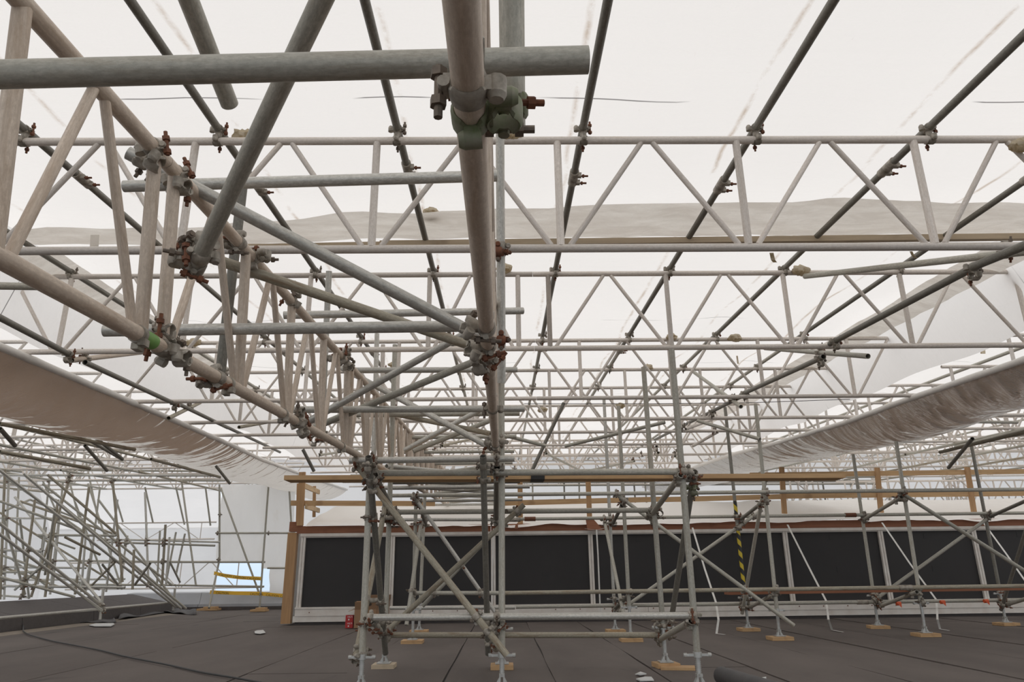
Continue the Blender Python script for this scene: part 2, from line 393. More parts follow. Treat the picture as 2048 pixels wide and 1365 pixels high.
def closest(p1, q1, p2, q2):
    d1, d2, r = q1 - p1, q2 - p2, p1 - p2
    a, e_, f = d1.dot(d1), d2.dot(d2), d2.dot(r); c = d1.dot(r); b = d1.dot(d2); den = a * e_ - b * b
    s = min(1, max(0, (b * f - c * e_) / den)) if den > 1e-9 else 0
    t = (b * s + f) / e_
    if t < 0: t = 0; s = min(1, max(0, -c / a))
    elif t > 1: t = 1; s = min(1, max(0, (b - c) / a))
    return p1 + d1 * s, p2 + d2 * t
def clamp_px(key, px, py, b=None, nrm=None, mat='clamp', flip=1):
    """coupler on tube key where it is seen at px,py; the other half follows direction b"""
    o, p, q = TUBES[key]; d = ray(px, py)
    c1, c2 = closest(p, q, ORG, ORG + d * .02)
    a = q - p; b = Vector(b) if b else Vector((0, 0, 1))
    if nrm:
        n = Vector(nrm); n = (n - a.normalized() * n.dot(a.normalized())).normalized(); p2 = c1 + n * .052
    else: p2 = c1
    return coupler(o, c1, a, p2, b, mat, flip=flip)

def text_mesh(body, size, mat, align='LEFT'):
    cu = bpy.data.curves.new('lettering', 'FONT'); cu.body = body; cu.size = size; cu.extrude = .0005; cu.align_x = align
    t = bpy.data.objects.new('lettering', cu); C.objects.link(t); bpy.context.view_layer.update()
    me = bpy.data.meshes.new_from_object(t); bpy.data.objects.remove(t); me.materials.clear(); me.materials.append(M[mat])
    o = bpy.data.objects.new('lettering', me); C.objects.link(o); return o
def nth(i):
    L_ = 'first second third fourth fifth sixth seventh eighth ninth tenth eleventh twelfth thirteenth fourteenth fifteenth sixteenth seventeenth eighteenth nineteenth twentieth'.split()
    return L_[i] if i < 20 else ('twenty-' + L_[i - 20] if i < 29 else 'last')
# ------------------------------------------------------------------ the setting
def roof_z(Y): return 3.23 + .04 * Y                 # purlin level
def sheet_grid(xs, ys, zf):
    mb = MB(); nx, ny = len(xs), len(ys)
    vs = [(x, y, zf(x, y)) for y in ys for x in xs]
    fs = [(j * nx + i, j * nx + i + 1, (j + 1) * nx + i + 1, (j + 1) * nx + i) for j in range(ny - 1) for i in range(nx - 1)]
    uv = [[(vs[i][0], vs[i][1]) for i in f] for f in fs]
    return mb.add(vs, fs, uv)
def frange(a, b, n): return [a + (b - a) * i / n for i in range(n + 1)]
PURL = [-3.93, -2.86, -1.70, -.62, .51, 1.57, 2.64, 3.72]
def roof_h(x, y):
    z = roof_z(y) + .145
    z += .05 * noise.noise((x * .8, y * .5, 0)) + .018 * noise.noise((x * 2.5, y * 1.2, 4)) + .05 * math.sin(y * 1.37) ** 2
    f = abs(((x + 20 * 1.09 + .55) / 1.09) % 1 - .5)
    z += .05 * f
    for e0, e1 in ((-4.22, -4.45), (4.6, 4.95)):
        if (x - e0) * (e1 - e0) > 0:
            t = min(1, (x - e0) / (e1 - e0)); z -= t * (.75 if abs(x) < 7 else .75)
    return z
def ceil_sheet(name, x0, x1, fz):
    o = obj(name, sheet_grid(frange(x0, x1, int((x1 - x0) / .12)), frange(-4, 22.95, 202), fz), 'sheet', None, org=Vector((0, 0, 0)))
    return tag(o, None, None, None, 'structure')
tag(ceil_sheet('ceiling', -4.45, 4.95, roof_h), 'white shrink-wrap roof sheeting stretched over the middle bay')
def side_h(x, y): return roof_z(y) + .12 + .05 * noise.noise((x * .8, y * .5, 7)) + .05 * abs(math.sin(x * 2.9))
tag(ceil_sheet('ceiling', -16.5, -5.9, side_h), 'white roof sheeting of the bay left of the gutter')
tag(ceil_sheet('ceiling', 6.35, 15.5, side_h), 'white roof sheeting of the bay right of the gutter')

def wall(name, pts, mat, label, nu=40, nv=24, amp=.03):
    a, b_, c_, d_ = (Vector(q) for q in pts)         # bottom-left, bottom-right, top-right, top-left
    n = (b_ - a).cross(d_ - a).normalized(); mb = MB(); vs = []
    for j in range(nv + 1):
        for i in range(nu + 1):
            u, w = i / nu, j / nv; q = (a * (1 - u) + b_ * u) * (1 - w) + (d_ * (1 - u) + c_ * u) * w
            vs.append(q + n * (amp * (noise.noise(q * .9) + .5 * noise.noise(q * 2.7))))
    fs = [(j * (nu + 1) + i, j * (nu + 1) + i + 1, (j + 1) * (nu + 1) + i + 1, (j + 1) * (nu + 1) + i) for j in range(nv) for i in range(nu)]
    mb.add(vs, fs); o = obj(name, mb, mat, None, org=Vector((0, 0, 0))); return o
YB = 24.0
xh0 = P(441, 1100, YB).x
tag(wall('wall_back', ((xh0 - 8.5, YB, -3), (xh0, YB, -3), (xh0, YB, 2.35), (xh0 - 8.5, YB, 2.35)), 'wallsheet', 0, 60, 40, .06), 'white wrapped wall left of the opening', None, None, 'structure')
tag(wall('wall_back', ((xh0 - 8.5, YB, 2.3), (xh0 + .1, YB, 2.3), (xh0 + .1, 22.3, 4.6), (xh0 - 8.5, 22.3, 4.6)), 'wallsheet', 0, 60, 20, .05), 'sloping white wrap above the back wall', None, None, 'structure')
tag(wall('wall_back', ((xh0 - .1, 22.7, 3.35), (-6.5, 22.7, 3.35), (-6.5, 22.5, 4.6), (xh0 - .1, 22.5, 4.6)), 'wallsheet', 0, 20, 24, .06), 'white wrap above the opening in the back wall', None, None, 'structure')
tag(wall('wall_back', ((-6.6, 23, -1), (15.5, 23, -1), (15.5, 22.6, 4.6), (-6.6, 22.6, 4.6)), 'wallsheet', 0, 90, 24, .06), 'white wrapped wall behind the dark box', None, None, 'structure')
tag(wall('wall_left', ((-14.6, -4, -3), (-14.6, YB, -3), (-14.6, YB, 4.6), (-14.6, -4, 4.6)), 'wallsheet', 0, 80, 24, .08), 'white wrapped wall at the far left', None, None, 'structure')
tag(wall('wall_right', ((15.4, YB, -1), (15.4, -4, -1), (15.4, -4, 4.6), (15.4, YB, 4.6)), 'wallsheet', 0, 60, 12, .08), 'white wrapped wall at the far right', None, None, 'structure')

# floor: bitumen felt laid in strips that lap one another
fl = obj('floor', MB().box((2.1, 7.7, -.06), (21.2, 23.4, .10)), 'bitumen', None, False, Vector((0, 0, 0))); tag(fl, 'dark felt covered flat roof deck', None, None, 'structure')
x = -7.42; i = 0
while x < 12.6:
    w = .87
    cuts = [-4.0]; y = -4 + random.uniform(1, 4)
    y = [0.4, 2.6, 3.5, 1.5][i % 4] + 3.2
    while y < 18.9: cuts.append(y + random.uniform(-.5, .5)); y += random.choice((3.6, 4.6, 5.4))
    cuts.append(19.3)
    for a, b_ in zip(cuts[:-1], cuts[1:]):
        mb = MB(); t = .009 + .004 * (i % 2) + .002 * (cuts.index(a) % 2)
        n = max(2, int((b_ - a) / .5)); xa, xb = x + random.uniform(-.004, .004), x + w - .011
        vs = []
        for j in range(n + 1):
            yy = a + (b_ - .012 - a) * j / n; wob = .012 * noise.noise((x, yy * .8, 1))
            vs += [(xa + wob, yy, -.012), (xa + wob, yy, t - .008), (xb + wob, yy, t - .011), (xb + wob, yy, -.012)]
        fs = [(4 * j + q, 4 * j + q + 1, 4 * j + q + 5, 4 * j + q + 4) for j in range(n) for q in range(3)] + [(3, 2, 1, 0), (4 * n, 4 * n + 1, 4 * n + 2, 4 * n + 3)]
        mb.add(vs, fs); obj('felt_strip', mb, 'felt', fl, False, org=Vector((0, 0, 0)))
    x += w; i += 1
obj('bare_strip', MB().box((-7.70, 13.5, -.006), (.52, 11, .014)), 'buff', fl, False, org=Vector((0, 0, 0)))

# parapet on the left: felt-covered upstand with a sloping top
def prism(section, y0, y1):
    n = len(section); mb = MB()
    mb.add([(x, y0, z) for x, z in section] + [(x, y1, z) for x, z in section],
           [(i, i + n, (i + 1) % n + n, (i + 1) % n) for i in range(n)] + [tuple(range(n)), tuple(reversed(range(n, 2 * n)))])
    return mb
pl = empty('trim_left', (-8.0, 4, 0), 'dark felt covered parapet upstand along the left edge', None, None, 'structure')
ys = [4, 6, 8.4, 10.7, 12.9, 15.1, 17.0, 18.7]
for a, b_ in zip(ys[:-1], ys[1:]):
    obj('capping_panel', prism([(-8.0, .0), (-8.03, .20), (-9.05, .42), (-9.2, .42), (-9.2, 0)], a + .006, b_ - .006), 'felt_up', pl, False)
# back parapet: folded grey metal
pb = empty('trim_back', (-7.5, 19.3, 0), 'grey metal flashing on the parapet behind the scaffold feet', None, None, 'structure')
for a, b_ in ((-9.6, -7.7), (-7.7, -5.6), (-5.6, -3.2)):
    mb = MB(); s = [(19.35, .0), (19.35, .15), (19.42, .15), (19.5, .42), (19.9, .44), (19.9, 0)]
    n = len(s); mb.add([(a + .004, y, z) for y, z in s] + [(b_ - .004, y, z) for y, z in s], [(i, (i + 1) % n, (i + 1) % n + n, i + n) for i in range(n)] + [tuple(reversed(range(n))), tuple(range(n, 2 * n))])
    obj('flashing_panel', mb, 'flash', pb, False)
obj('base_strip', MB().box((-6.4, 19.33, .04), (6.2, .06, .09)), 'felt_up', pb, False)

# peeled flaps of felt lying beside the parapet
def flap(pts, label, mat='felt_flap', lift=.08, seed=0):
    a, b_, c_, d_ = (Vector(q) for q in pts); nu, nv = 16, 6; vs = []
    for j in range(nv + 1):
        for i in range(nu + 1):
            u, w = i / nu, j / nv; q = (a * (1 - u) + b_ * u) * (1 - w) + (d_ * (1 - u) + c_ * u) * w
            q.z += .012 + lift * max(0, noise.noise((u * 3, w * 1.5, seed)) + .25) * math.sin(PI * (.15 + .7 * w))
            vs.append(q)
    fs = [(j * (nu + 1) + i, j * (nu + 1) + i + 1, (j + 1) * (nu + 1) + i + 1, (j + 1) * (nu + 1) + i) for j in range(nv) for i in range(nu)]
    o = obj('felt_flap', MB().add(vs, fs), mat); md = o.modifiers.new('thickness', 'SOLIDIFY'); md.thickness = .006
    return tag(o, label, 'felt')
flap((PZ(147, 1247, 0), PZ(232, 1247, 0), PZ(226, 1236, 0), PZ(174, 1234, 0)), 'curled flap of dark felt beside the white paper', seed=1, lift=.10)
flap((PZ(236, 1242, 0), PZ(334, 1227, 0), PZ(339, 1221, 0), PZ(244, 1233, 0)), 'long pale-edged felt flap along the left parapet', seed=3, lift=.12)
flap((PZ(322, 1227, 0), PZ(392, 1232, 0), PZ(389, 1225, 0), PZ(326, 1218, 0)), 'rolled felt flap in the far left corner', seed=5, lift=.16)

# ------------------------------------------------------------------ aluminium lattice beams
def beam_parts(root, x0, x1, D, L, phase, loc, vmat='alu', joints=(), n=14, axis='x', slope=0.0, rv=.0225, rd=.0165, rc=RT, split=()):
    """lattice beam along x (or y): chords, verticals every L through phase, an inverted V in each panel"""
    o = Vector(loc)
    def pt(u, z): return o + (Vector((u, 0, z)) if axis == 'x' else Vector((0, u, z + slope * u)))
    cuts = [x0] + list(split) + [x1]
    for a, b_ in zip(cuts[:-1], cuts[1:]):
        obj('top_chord', MB().tube(pt(a, 0), pt(b_ - .004, 0), rc, n), vmat, root)
        obj('bottom_chord', MB().tube(pt(a, -D), pt(b_ - .004, -D), rc, n), vmat, root)
    us = []
    u = phase
    while u - L > x0 + .02: u -= L
    while u < x1 - .02: us.append(u); u += L
    for j, jw in joints: us = [u for u in us if abs(u - j) > .01] + [j - jw, j + jw]
    us.sort()
    for u in us:
        obj('vertical_post', MB().tube(pt(u, -.015), pt(u, -D + .015), rv, n - 2, 0), vmat, root)
        for zz in (-rc - .002, -D + rc + .002):
            pass
    ext = [us[0] - L] + us + [us[-1] + L]
    for a, b_ in zip(ext[:-1], ext[1:]):
        if b_ - a < L * .6: continue
        m_ = (a + b_) / 2
        for s, e_ in ((-1, a), (1, b_)):
            t, bt = m_ + s * .035, e_ - s * .055
            if x0 < t < x1 and x0 < bt < x1:
                obj('diagonal_brace', MB().tube(pt(t, -.018), pt(bt, -D + .018), rd, n - 4, 0), vmat, root)
def copy_tree(o, loc, label, group=None):
    c = o.copy(); C.objects.link(c); c.location = loc
    if label: c['label'] = label
    if group: c['group'] = group
    for ch in list(o.children):
        d = ch.copy(); C.objects.link(d); d.parent = c
        for gg in ch.children:
            e_ = gg.copy(); C.objects.link(e_); e_.parent = d
    return c
ORD = ['nearest', 'second nearest', 'third nearest', 'fourth nearest', 'fifth nearest', 'sixth nearest', 'seventh nearest', 'eighth nearest', 'ninth nearest', 'tenth nearest', 'eleventh nearest', 'farthest']
ROWS = [3.75, 6.09, 8.26, 9.92, 11.2, 12.75, 14.4, 16.0, 17.4, 18.8, 20.3, 21.9]
ROWZ = {0: (3.30, 2.58), 1: (3.43, 2.71), 2: (3.49, 2.77), 3: (3.58, 2.86)}
def row_top(i): return ROWZ[i][0] if i in ROWZ else 3.19 + .04 * ROWS[i]
proto = None; side_l = side_r = None
for i, Y in enumerate(ROWS):
    zt = row_top(i)
    lab = '%s aluminium lattice beam spanning the middle bay under the roof sheeting' % ORD[i]
    grp = 'lattice beams across the middle bay'
    if i <= 3:
        o = empty('lattice_beam', (0, Y, zt), lab, 'beam', grp)
        ph = [1.44, 1.53, .95, .69][i]
        beam_parts(o, [-4.3, -4.45, -4.5, -4.6][i], [5.6, 5.35, 5.25, 5.2][i], .72, 1.09, ph, (0, Y, zt), joints=[(.30, .14)] if i == 1 else [], split=[.30] if i == 1 else [(-3.05)] if i == 0 else [.42 if i == 2 else 1.2], n=16 if i < 2 else 12)
        if i == 3: proto = o
    else:
        copy_tree(proto, (random.choice((0, .35, -.25, .15)), Y, zt), lab)
for i, Y in enumerate(ROWS):
    if Y < 8: continue
    zt = 3.19 + .04 * Y
    for sd in (-1, 1):
        nm = 'left' if sd < 0 else 'right'
        lab = 'lattice beam across the %s bay, %s from the viewer' % (nm, ORD[i])
        if sd < 0:
            if side_l is None:
                side_l = empty('lattice_beam', (-10, Y, zt), lab, 'beam', 'lattice beams across the left bay')
                beam_parts(side_l, -14.3, -5.7, .72, 1.09, -9.5, (0, Y, zt), split=[-9.0], n=10)
            else: copy_tree(side_l, (-10 + random.choice((0, .3, -.3)), Y, zt), lab)
        else:
            if side_r is None:
                side_r = empty('lattice_beam', (10, Y, zt), lab, 'beam', 'lattice beams across the right bay')
                beam_parts(side_r, 6.1, 15.0, .72, 1.09, 9.5, (0, Y, zt), split=[11.0], n=10)
            else: copy_tree(side_r, (10 + random.choice((0, .3, -.3)), Y, zt), lab)

# ------------------------------------------------------------------ roof tubes (purlins)
NUM = ['first', 'second', 'third', 'fourth', 'fifth', 'sixth', 'seventh', 'eighth', 'ninth', 'tenth']
SEG = [(.3, 4.35), (4.35, 8.9), (8.9, 14.0), (14.0, 22.2)]
for i, X in enumerate(PURL):
    for j, (a, b_) in enumerate(SEG):
        jit = .12 * ((i * 7) % 3 - 1); a2, b2 = a + (jit if j else 0), b_ + (jit if j < 3 else 0)
        p, q = Vector((X, a2 + .003, roof_z(a2) + .0)), Vector((X, b2 - .003, roof_z(b2)))
        lab = ['front length', 'second length', 'third length', 'far length'][j] + ' of the %s dark roof tube from the left under the sheeting' % NUM[i]
        o = tube('purl%d_%d' % (i, j), p, q, 'dark' if j < 2 else 'steel', lab, 'roof tubes under the sheeting', n=16 if j < 2 else 10)
        for ri, Y in enumerate(ROWS[:5]):
            if a2 < Y < b2:
                pp = Vector((X, Y, roof_z(Y))); p2 = Vector((X, Y, row_top(ri)))
                if (pp - p2).length < .02: p2 = pp - Vector((0, 0, .055))
                coupler(o, pp, Vector((0, 1, .04)), p2, Vector((1, 0, 0)))
        if j and j < 3:                                # sleeve joining two lengths
            mb = MB(); c = Vector((X, a2, roof_z(a2))); d = Vector((0, 1, .04)).normalized()
            mb.tube(c - d * .085, c + d * .085, .032, 14, 0)
            for s in (-.05, .05): mb.box(c + d * s + Vector((.034, 0, -.012)), (.03, .03, .03))
            so = obj('sleeve_coupler', mb, 'clamp', o)
            for s in (-.05, .05):
                bb = MB(); bb.tube(c + d * s + Vector((.02, 0, -.018)), c + d * s + Vector((.095, 0, -.018)), .007, 8, 0); bb.tube(c + d * s + Vector((.055, 0, -.018)), c + d * s + Vector((.068, 0, -.018)), .013, 6, 0); obj('bolt', bb, 'rust', so)

# dirty film lapped under the sheeting, and the batten along its edge
def film_strip(nm, pts0, pts1, label, zoff=-.0):
    n = 70; nv = 8; vs = []
    def ip(L_, u):
        u *= len(L_) - 1; k_ = min(int(u), len(L_) - 2); f = u - k_; return Vector(L_[k_]) * (1 - f) + Vector(L_[k_ + 1]) * f
    for j in range(nv + 1):
        for i in range(n + 1):
            u = i / n; q = ip(pts0, u) * (1 - j / nv) + ip(pts1, u) * (j / nv)
            q.z += .02 * noise.noise(q * 2.2) + .01 * noise.noise(q * 7) + zoff
            if j in (0,): q.y += .035 * noise.noise((q.x * 2.1, 3, 0))
            vs.append(q)
    fs = [(j * (n + 1) + i, j * (n + 1) + i + 1, (j + 1) * (n + 1) + i + 1, (j + 1) * (n + 1) + i) for j in range(nv) for i in range(n)]
    o = obj(nm, MB().add(vs, fs), 'film'); return tag(o, label, 'sheet')
zf = lambda Y: roof_z(Y) + .05
film_strip('film_patch', [(-4.1, 5.28, zf(5.28)), (-2.4, 5.22, zf(5.2)), (-1.2, 5.0, zf(5)), (1.2, 4.86, zf(4.9)), (2.7, 4.8, zf(4.8)), (4.1, 4.88, zf(4.9)), (4.9, 5.05, zf(5.0))],
           [(-4.2, 5.55, zf(5.5)), (-2.4, 5.6, zf(5.6)), (-1.2, 5.5, zf(5.5)), (1.2, 5.45, zf(5.4)), (2.7, 5.45, zf(5.4)), (4.1, 5.45, zf(5.4)), (4.9, 5.45, zf(5.4))],
           'crinkled grey film lapping under the roof sheeting behind the nearest beam')
film_strip('film_patch', [(-3.85, 5.6, zf(5.6)), (-3.9, 8.5, zf(8.5)), (-4.0, 12, zf(12)), (-4.05, 16, zf(16))], [(-4.2, 5.6, zf(5.6) - .13), (-4.22, 8.5, zf(8.5) - .12), (-4.25, 12, zf(12) - .12), (-4.3, 16, zf(16) - .1)],
           'grey film strip hanging along the left edge of the middle bay')
film_strip('film_patch', [(4.3, 5.6, zf(5.6)), (4.25, 8.5, zf(8.5)), (4.2, 12, zf(12)), (4.1, 16, zf(16))], [(4.65, 5.6, zf(5.6) - .12), (4.6, 8.5, zf(8.5) - .1), (4.55, 12, zf(12) - .1), (4.4, 16, zf(16) - .1)],
           'grey film strip hanging along the right edge of the middle bay')
o = obj('timber_batten', MB().bar(P(760, 489, 5.38), P(2060, 474, 5.38), .045, .05), 'woodgrey', None, False); tag(o, 'long pale timber batten pinning the edge of the grey film', 'batten')
o = obj('timber_batten', MB().bar(P(70, 503, 5.5), P(760, 490, 5.42), .045, .04), 'woodgrey', None, False); tag(o, 'timber batten under the sheeting at the left of the nearest beam', 'batten')

# ------------------------------------------------------------------ gutters: sagging sheets between bays
def interp(tab, y):
    if y <= tab[0][0]: return tab[0][1]
    for (a, va), (b_, vb) in zip(tab[:-1], tab[1:]):
        if y <= b_: return va + (vb - va) * (y - a) / (b_ - a)
    return tab[-1][1]
def gutter(side, tab, w, label, seed, sagk, taut):
    nu, nv = 44, 760; y0, y1 = 1.5, 22.3; vs = []; uvp = []
    def edge(y): return Vector((interp(tab, y), y, 2.40 + .04 * y))
    for j in range(nv + 1):
        y = y0 + (y1 - y0) * j / nv
        pin = .5 + .5 * abs(math.sin((y - taut) * PI / 3.6)) ** .6
        for i in range(nu + 1):
            u = i / nu; q = edge(y) + Vector((side * w * u, 0, 0))
            bow = 4 * u * (1 - u)
            sg = sagk * (bow ** .8) * (.75 + .25 * pin) * (1 + .12 * math.sin(y * .9 + seed))
            yy = y + .55 * math.sin(u * 2.6 + y * .35) + .15 * noise.noise((u * 2, y * .6, seed))
            rid = noise.noise((yy * 5.0, u * 1.3, seed)) + .55 * noise.noise((yy * 12.5, u * 2.2, seed + 3)) + .25 * noise.noise((yy * 30, u * 3, seed + 8))
            q.z -= sg; q.z += .024 * rid * (.15 + bow); q.z += .05 * u
            vs.append(q); uvp.append((u * w, y))
    fs = [(j * (nu + 1) + i, j * (nu + 1) + i + 1, (j + 1) * (nu + 1) + i + 1, (j + 1) * (nu + 1) + i) for j in range(nv) for i in range(nu)]
    root = empty('gutter_sheet', edge(4), label, 'sheet', None)
    obj('sagging_sheet', MB().add(vs, fs, [[uvp[i] for i in f] for f in fs]), 'gutter', root)
    mb = MB(); pts = [edge(y) + Vector((0, 0, .01 + .006 * noise.noise((y * 3, 1, seed)))) for y in frange(y0, y1, 120)]
    n = 12; vs = []; fs = []
    for i, p in enumerate(pts):
        rr = .034 + .010 * noise.noise((p.y * 4, seed, 2))
        vs += [p + Vector((math.cos(2 * PI * t / n) * rr, 0, math.sin(2 * PI * t / n) * rr)) for t in range(n)]
    fs = [(i * n + t, i * n + (t + 1) % n, (i + 1) * n + (t + 1) % n, (i + 1) * n + t) for i in range(len(pts) - 1) for t in range(n)]
    obj('wrapped_edge', MB().add(vs, fs), 'cover', root)
    mb = MB(); pts = [edge(y) + Vector((side * w, 0, .07)) for y in frange(y0, y1, 20)]; mb.path(pts, .03, 10)
    obj('wrapped_edge', mb, 'cover', root)
gutter(-1, [(5.7, -4.15), (9, -4.32), (12, -4.5), (14, -4.68), (18, -4.75)], 1.55, 'sagging brown and white gutter sheet between the left and middle bays', 1.0, .30, 2.6)
gutter(1, [(6, 4.95), (8.5, 4.9), (10, 4.95), (12.5, 4.75), (14, 4.5), (18, 4.35)], 1.55, 'sagging brown and white gutter sheet between the middle and right bays', 5.0, .28, 1.0)
#SPLIT1

# ------------------------------------------------------------------ the two long beams running away from the viewer
SPL = empty('lattice_beam', (-1.1, 1.0, 2.04), 'long tan lattice beam on the left running away from the viewer', 'beam', None)
SPJ = 2.07
SX, SZ0, SD = -1.1, 2.00, .60
def spine(root, X, y0, y1, z0, D, sets, mat, L=.68):
    """lattice beam along Y, bottom chord at z0 - D + .05 Y"""
    def pt(u, z): u += -.14 * z if z < -.0 and not z == -D else 0; return Vector((X, u, z0 + .05 * u + z))
    for a, b_ in sets:
        obj('top_chord', MB().tube(pt(a, 0), pt(b_ - .004, 0), RT, 20), mat, root)
        obj('bottom_chord', MB().tube(pt(a, -D), pt(b_ - .004, -D), RT, 20), mat, root)
        n = max(1, round((b_ - a - .14) / L)); us = [a + .07 + (b_ - a - .14) * k / n for k in range(n + 1)]
        for u in us: obj('vertical_post', MB().tube(pt(u, -.01), pt(u, -D + .01), .021, 14, 0), mat, root)
        for p, q in zip(us[:-1], us[1:]):
            m_ = (p + q) / 2
            for s, e_ in ((-1, p), (1, q)):
                obj('diagonal_brace', MB().tube(pt(m_ + s * .025, -.01), pt(e_ - s * .05, -D + .012), .0145, 12, 0), mat, root)
        for u in (a + .02, b_ - .02):                    # spigot collars where lengths join
            for zz in (0, -D):
                pass
spine(SPL, SX, .6, 14, SZ0, SD, [(.62, 2.07), (2.07, 5.0), (5.0, 8.5), (8.5, 12.0), (12.0, 14.9)], 'alu_dirty')
for y in (2.07, 2.8, 3.55, 4.9):
    zb = SZ0 - SD + .05 * y
    mb = MB().tube((SX, y - .012, zb - .0006), (SX, y + .012, zb + .0006), .029, 16, 0); mb.box((SX + .02, y, zb - .028), (.022, .03, .022)); mb.box((SX - .022, y + .05, zb - .026), (.022, .04, .02))
    obj('joint_collar', mb, 'clamp', SPL)
obj('painted_band', MB().tube((SX, 2.06, SZ0 - SD + .103), (SX, 2.16, SZ0 - SD + .108), RT + .0008, 18, 0), 'green', SPL)
obj('painted_band', MB().tube((SX, 2.22, SZ0 - SD + .111), (SX, 2.31, SZ0 - SD + .1155), RT + .0008, 18, 0), 'green', SPL)
SPC = empty('lattice_beam', (-.045, .3, 2.04), 'long lattice beam overhead at the centre, seen along its length', 'beam', None)
spine(SPC, -.045, .3, 14, 2.03, .60, [(.32, 2.75), (2.75, 6.0), (6.0, 9.0), (9.0, 12.0), (12.0, 14.9)], 'alu_dirty')
TUBES['cbot'] = (SPC, Vector((-.045, .3, 1.445)), Vector((-.045, 14, 2.13)))
TUBES['ctop'] = (SPC, Vector((-.045, .3, 2.045)), Vector((-.045, 14, 2.73)))
TUBES['lbot'] = (SPL, Vector((SX, .6, 1.43)), Vector((SX, 14, 2.10)))
TUBES['ltop'] = (SPL, Vector((SX, .6, 2.03)), Vector((SX, 14, 2.70)))

# ------------------------------------------------------------------ loose tubes overhead, nearest first
YA = Vector((0, 1, .05)); XA = Vector((1, 0, 0)); ZA = Vector((0, 0, 1))
tube('f1', PW(-160, 153, 57), PW(1176, 120, 55), 'steel', 'thick grey cross tube at the very top, nearest to the viewer', n=28)
tube('f2', PW(1022, -90, 52), PW(1026, 264, 50), 'steel', 'upright tube with open lower end hanging right of the centre beam', n=28)
tube('f3', PW(672, -60, 46), PW(388, 540, 31), 'steel', 'slanting grey tube from the top edge down to the left lattice', n=24)
tube('f4', PW(362, -40, 41), PW(459, 208, 34.5), 'steel', 'short slanting tube ending freely near the upper left', n=24)
tube('f5', PW(256, 306, 27.5), PW(972, 680, 24), 'galv', 'bright galvanised diagonal from the left beam to the centre coupler', n=24)
tube('f6', PW(248, 373, 23.5), PW(994, 352, 23), 'galv', 'galvanised cross tube below the slanting tube, ending at the upright pole', n=24)
tube('f7', PW(336, 487, 22.5), PW(935, 690, 19), 'olive', 'mud-stained brown diagonal tube with open left end', n=24)
tube('f8', PW(208, 662, 24), PW(915, 653, 23), 'galv', 'galvanised cross tube clamped by the green paint on the left beam', n=24)
tube('f9', PW(567, 631, 16), PW(1046, 622, 14), 'galv', 'thin looking cross tube with its end right of the hanging pole', n=20)
tube('f10', PW(588, 820, 14), PW(1048, 818, 13.2), 'galv', 'cross tube behind the lowest overhead coupler, above the work platform', n=20)
tube('f11', PW(690, 741, 11.5), PW(1034, 740, 11), 'galv', 'cross tube between the two long beams, fourth from the viewer', n=18)
tube('f12', PW(605, 850, 14), PW(930, 668, 14.5), 'galv', 'upper of two galvanised braces rising to the centre coupler', n=20)
tube('f12b', PW(628, 856, 13.3), PW(972, 714, 14.5), 'steel', 'lower of two braces rising to the centre beam', n=20)
tube('f13', PW(668, 728, 11), PW(984, 897, 12.5), 'galv', 'galvanised diagonal falling right to the centre beam end', n=20)
tube('f14', PW(775, 826, 9.5), PW(982, 868, 10.5), 'olive', 'olive brown brace behind the falling galvanised diagonal', n=18)
tube('f15', PW(808, 902, 10.5), PW(958, 822, 10.2), 'galv', 'brace rising right behind the lowest cross tube', n=18)
tube('f15b', PW(826, 903, 10), PW(980, 842, 9.6), 'steel', 'brace beside the rising brace, slightly flatter', n=18)
tube('v1', PW(489, 340, 19.5), PW(441, 745, 20), 'dark', 'dark tube leaning between the left beam lattice posts', n=22)
tube('v2', PW(658, 543, 12), PW(642, 885, 12.3), 'galv', 'galvanised upright behind the left beam, left of the braces', n=18)
tube('v2b', PW(754, 668, 9.5), PW(747, 925, 10), 'galv', 'second galvanised upright behind the left beam', n=18)
tube('v2c', PW(766, 690, 8.6), PW(762, 925, 9), 'alu', 'pale upright close to the second galvanised upright', n=16)
tube('v3', PW(1000, 268, 17.5), PW(1003, 766, 17.3), 'galv', 'upright pole with open lower end hanging at the centre', n=24)
tube('l1', P(-60, 571, 4.1), P(92, 574, 4.4), 'steel', 'tube crossing the left edge below the nearest roof beam', n=18)
# couplers on them
clamp_px('cbot', 930, 175, XA, (0, .15, 1)); clamp_px('cbot', 942, 232, ZA, (.7, .7, .1), 'clampg')
clamp_px('f2', 1024, 212, YA, (-1, -.2, -.1), 'clampg')
clamp_px('f5', 285, 320, YA, (0, 0, 1)); clamp_px('ltop', 305, 297, TUBES['f5'][2] - TUBES['f5'][1], (.2, -.3, -1))
clamp_px('ltop', 352, 352, XA, (.5, -.2, -1)); clamp_px('f6', 345, 372, ZA, (0, -1, .2))
clamp_px('f7', 380, 492, TUBES['f3'][2] - TUBES['f3'][1], (.3, -1, -.2)); clamp_px('f3', 392, 532, ZA, (-1, .1, 0))
clamp_px('f3', 402, 510, ZA, (-.6, .8, .2))
clamp_px('lbot', 328, 690, XA, (.1, .2, 1)); clamp_px('f8', 320, 658, YA, (0, -.3, -1))
clamp_px('lbot', 340, 700, XA, (.7, -.5, -.4)); clamp_px('lbot', 437, 753, ZA, (-1, -.2, -.3))
clamp_px('lbot', 592, 842, XA, (.3, .2, .8)); clamp_px('lbot', 600, 850, TUBES['f12'][2] - TUBES['f12'][1], (.3, -.4, -.8))
clamp_px('cbot', 972, 655, TUBES['f5'][2] - TUBES['f5'][1], (-.6, -.8, 0)); clamp_px('cbot', 975, 690, TUBES['f7'][2] - TUBES['f7'][1], (-.5, -.8, -.2))
clamp_px('v3', 1003, 680, XA, (0, -.6, .1), 'rust'); clamp_px('cbot', 978, 712, TUBES['f12b'][2] - TUBES['f12b'][1], (-.5, .5, -.6))
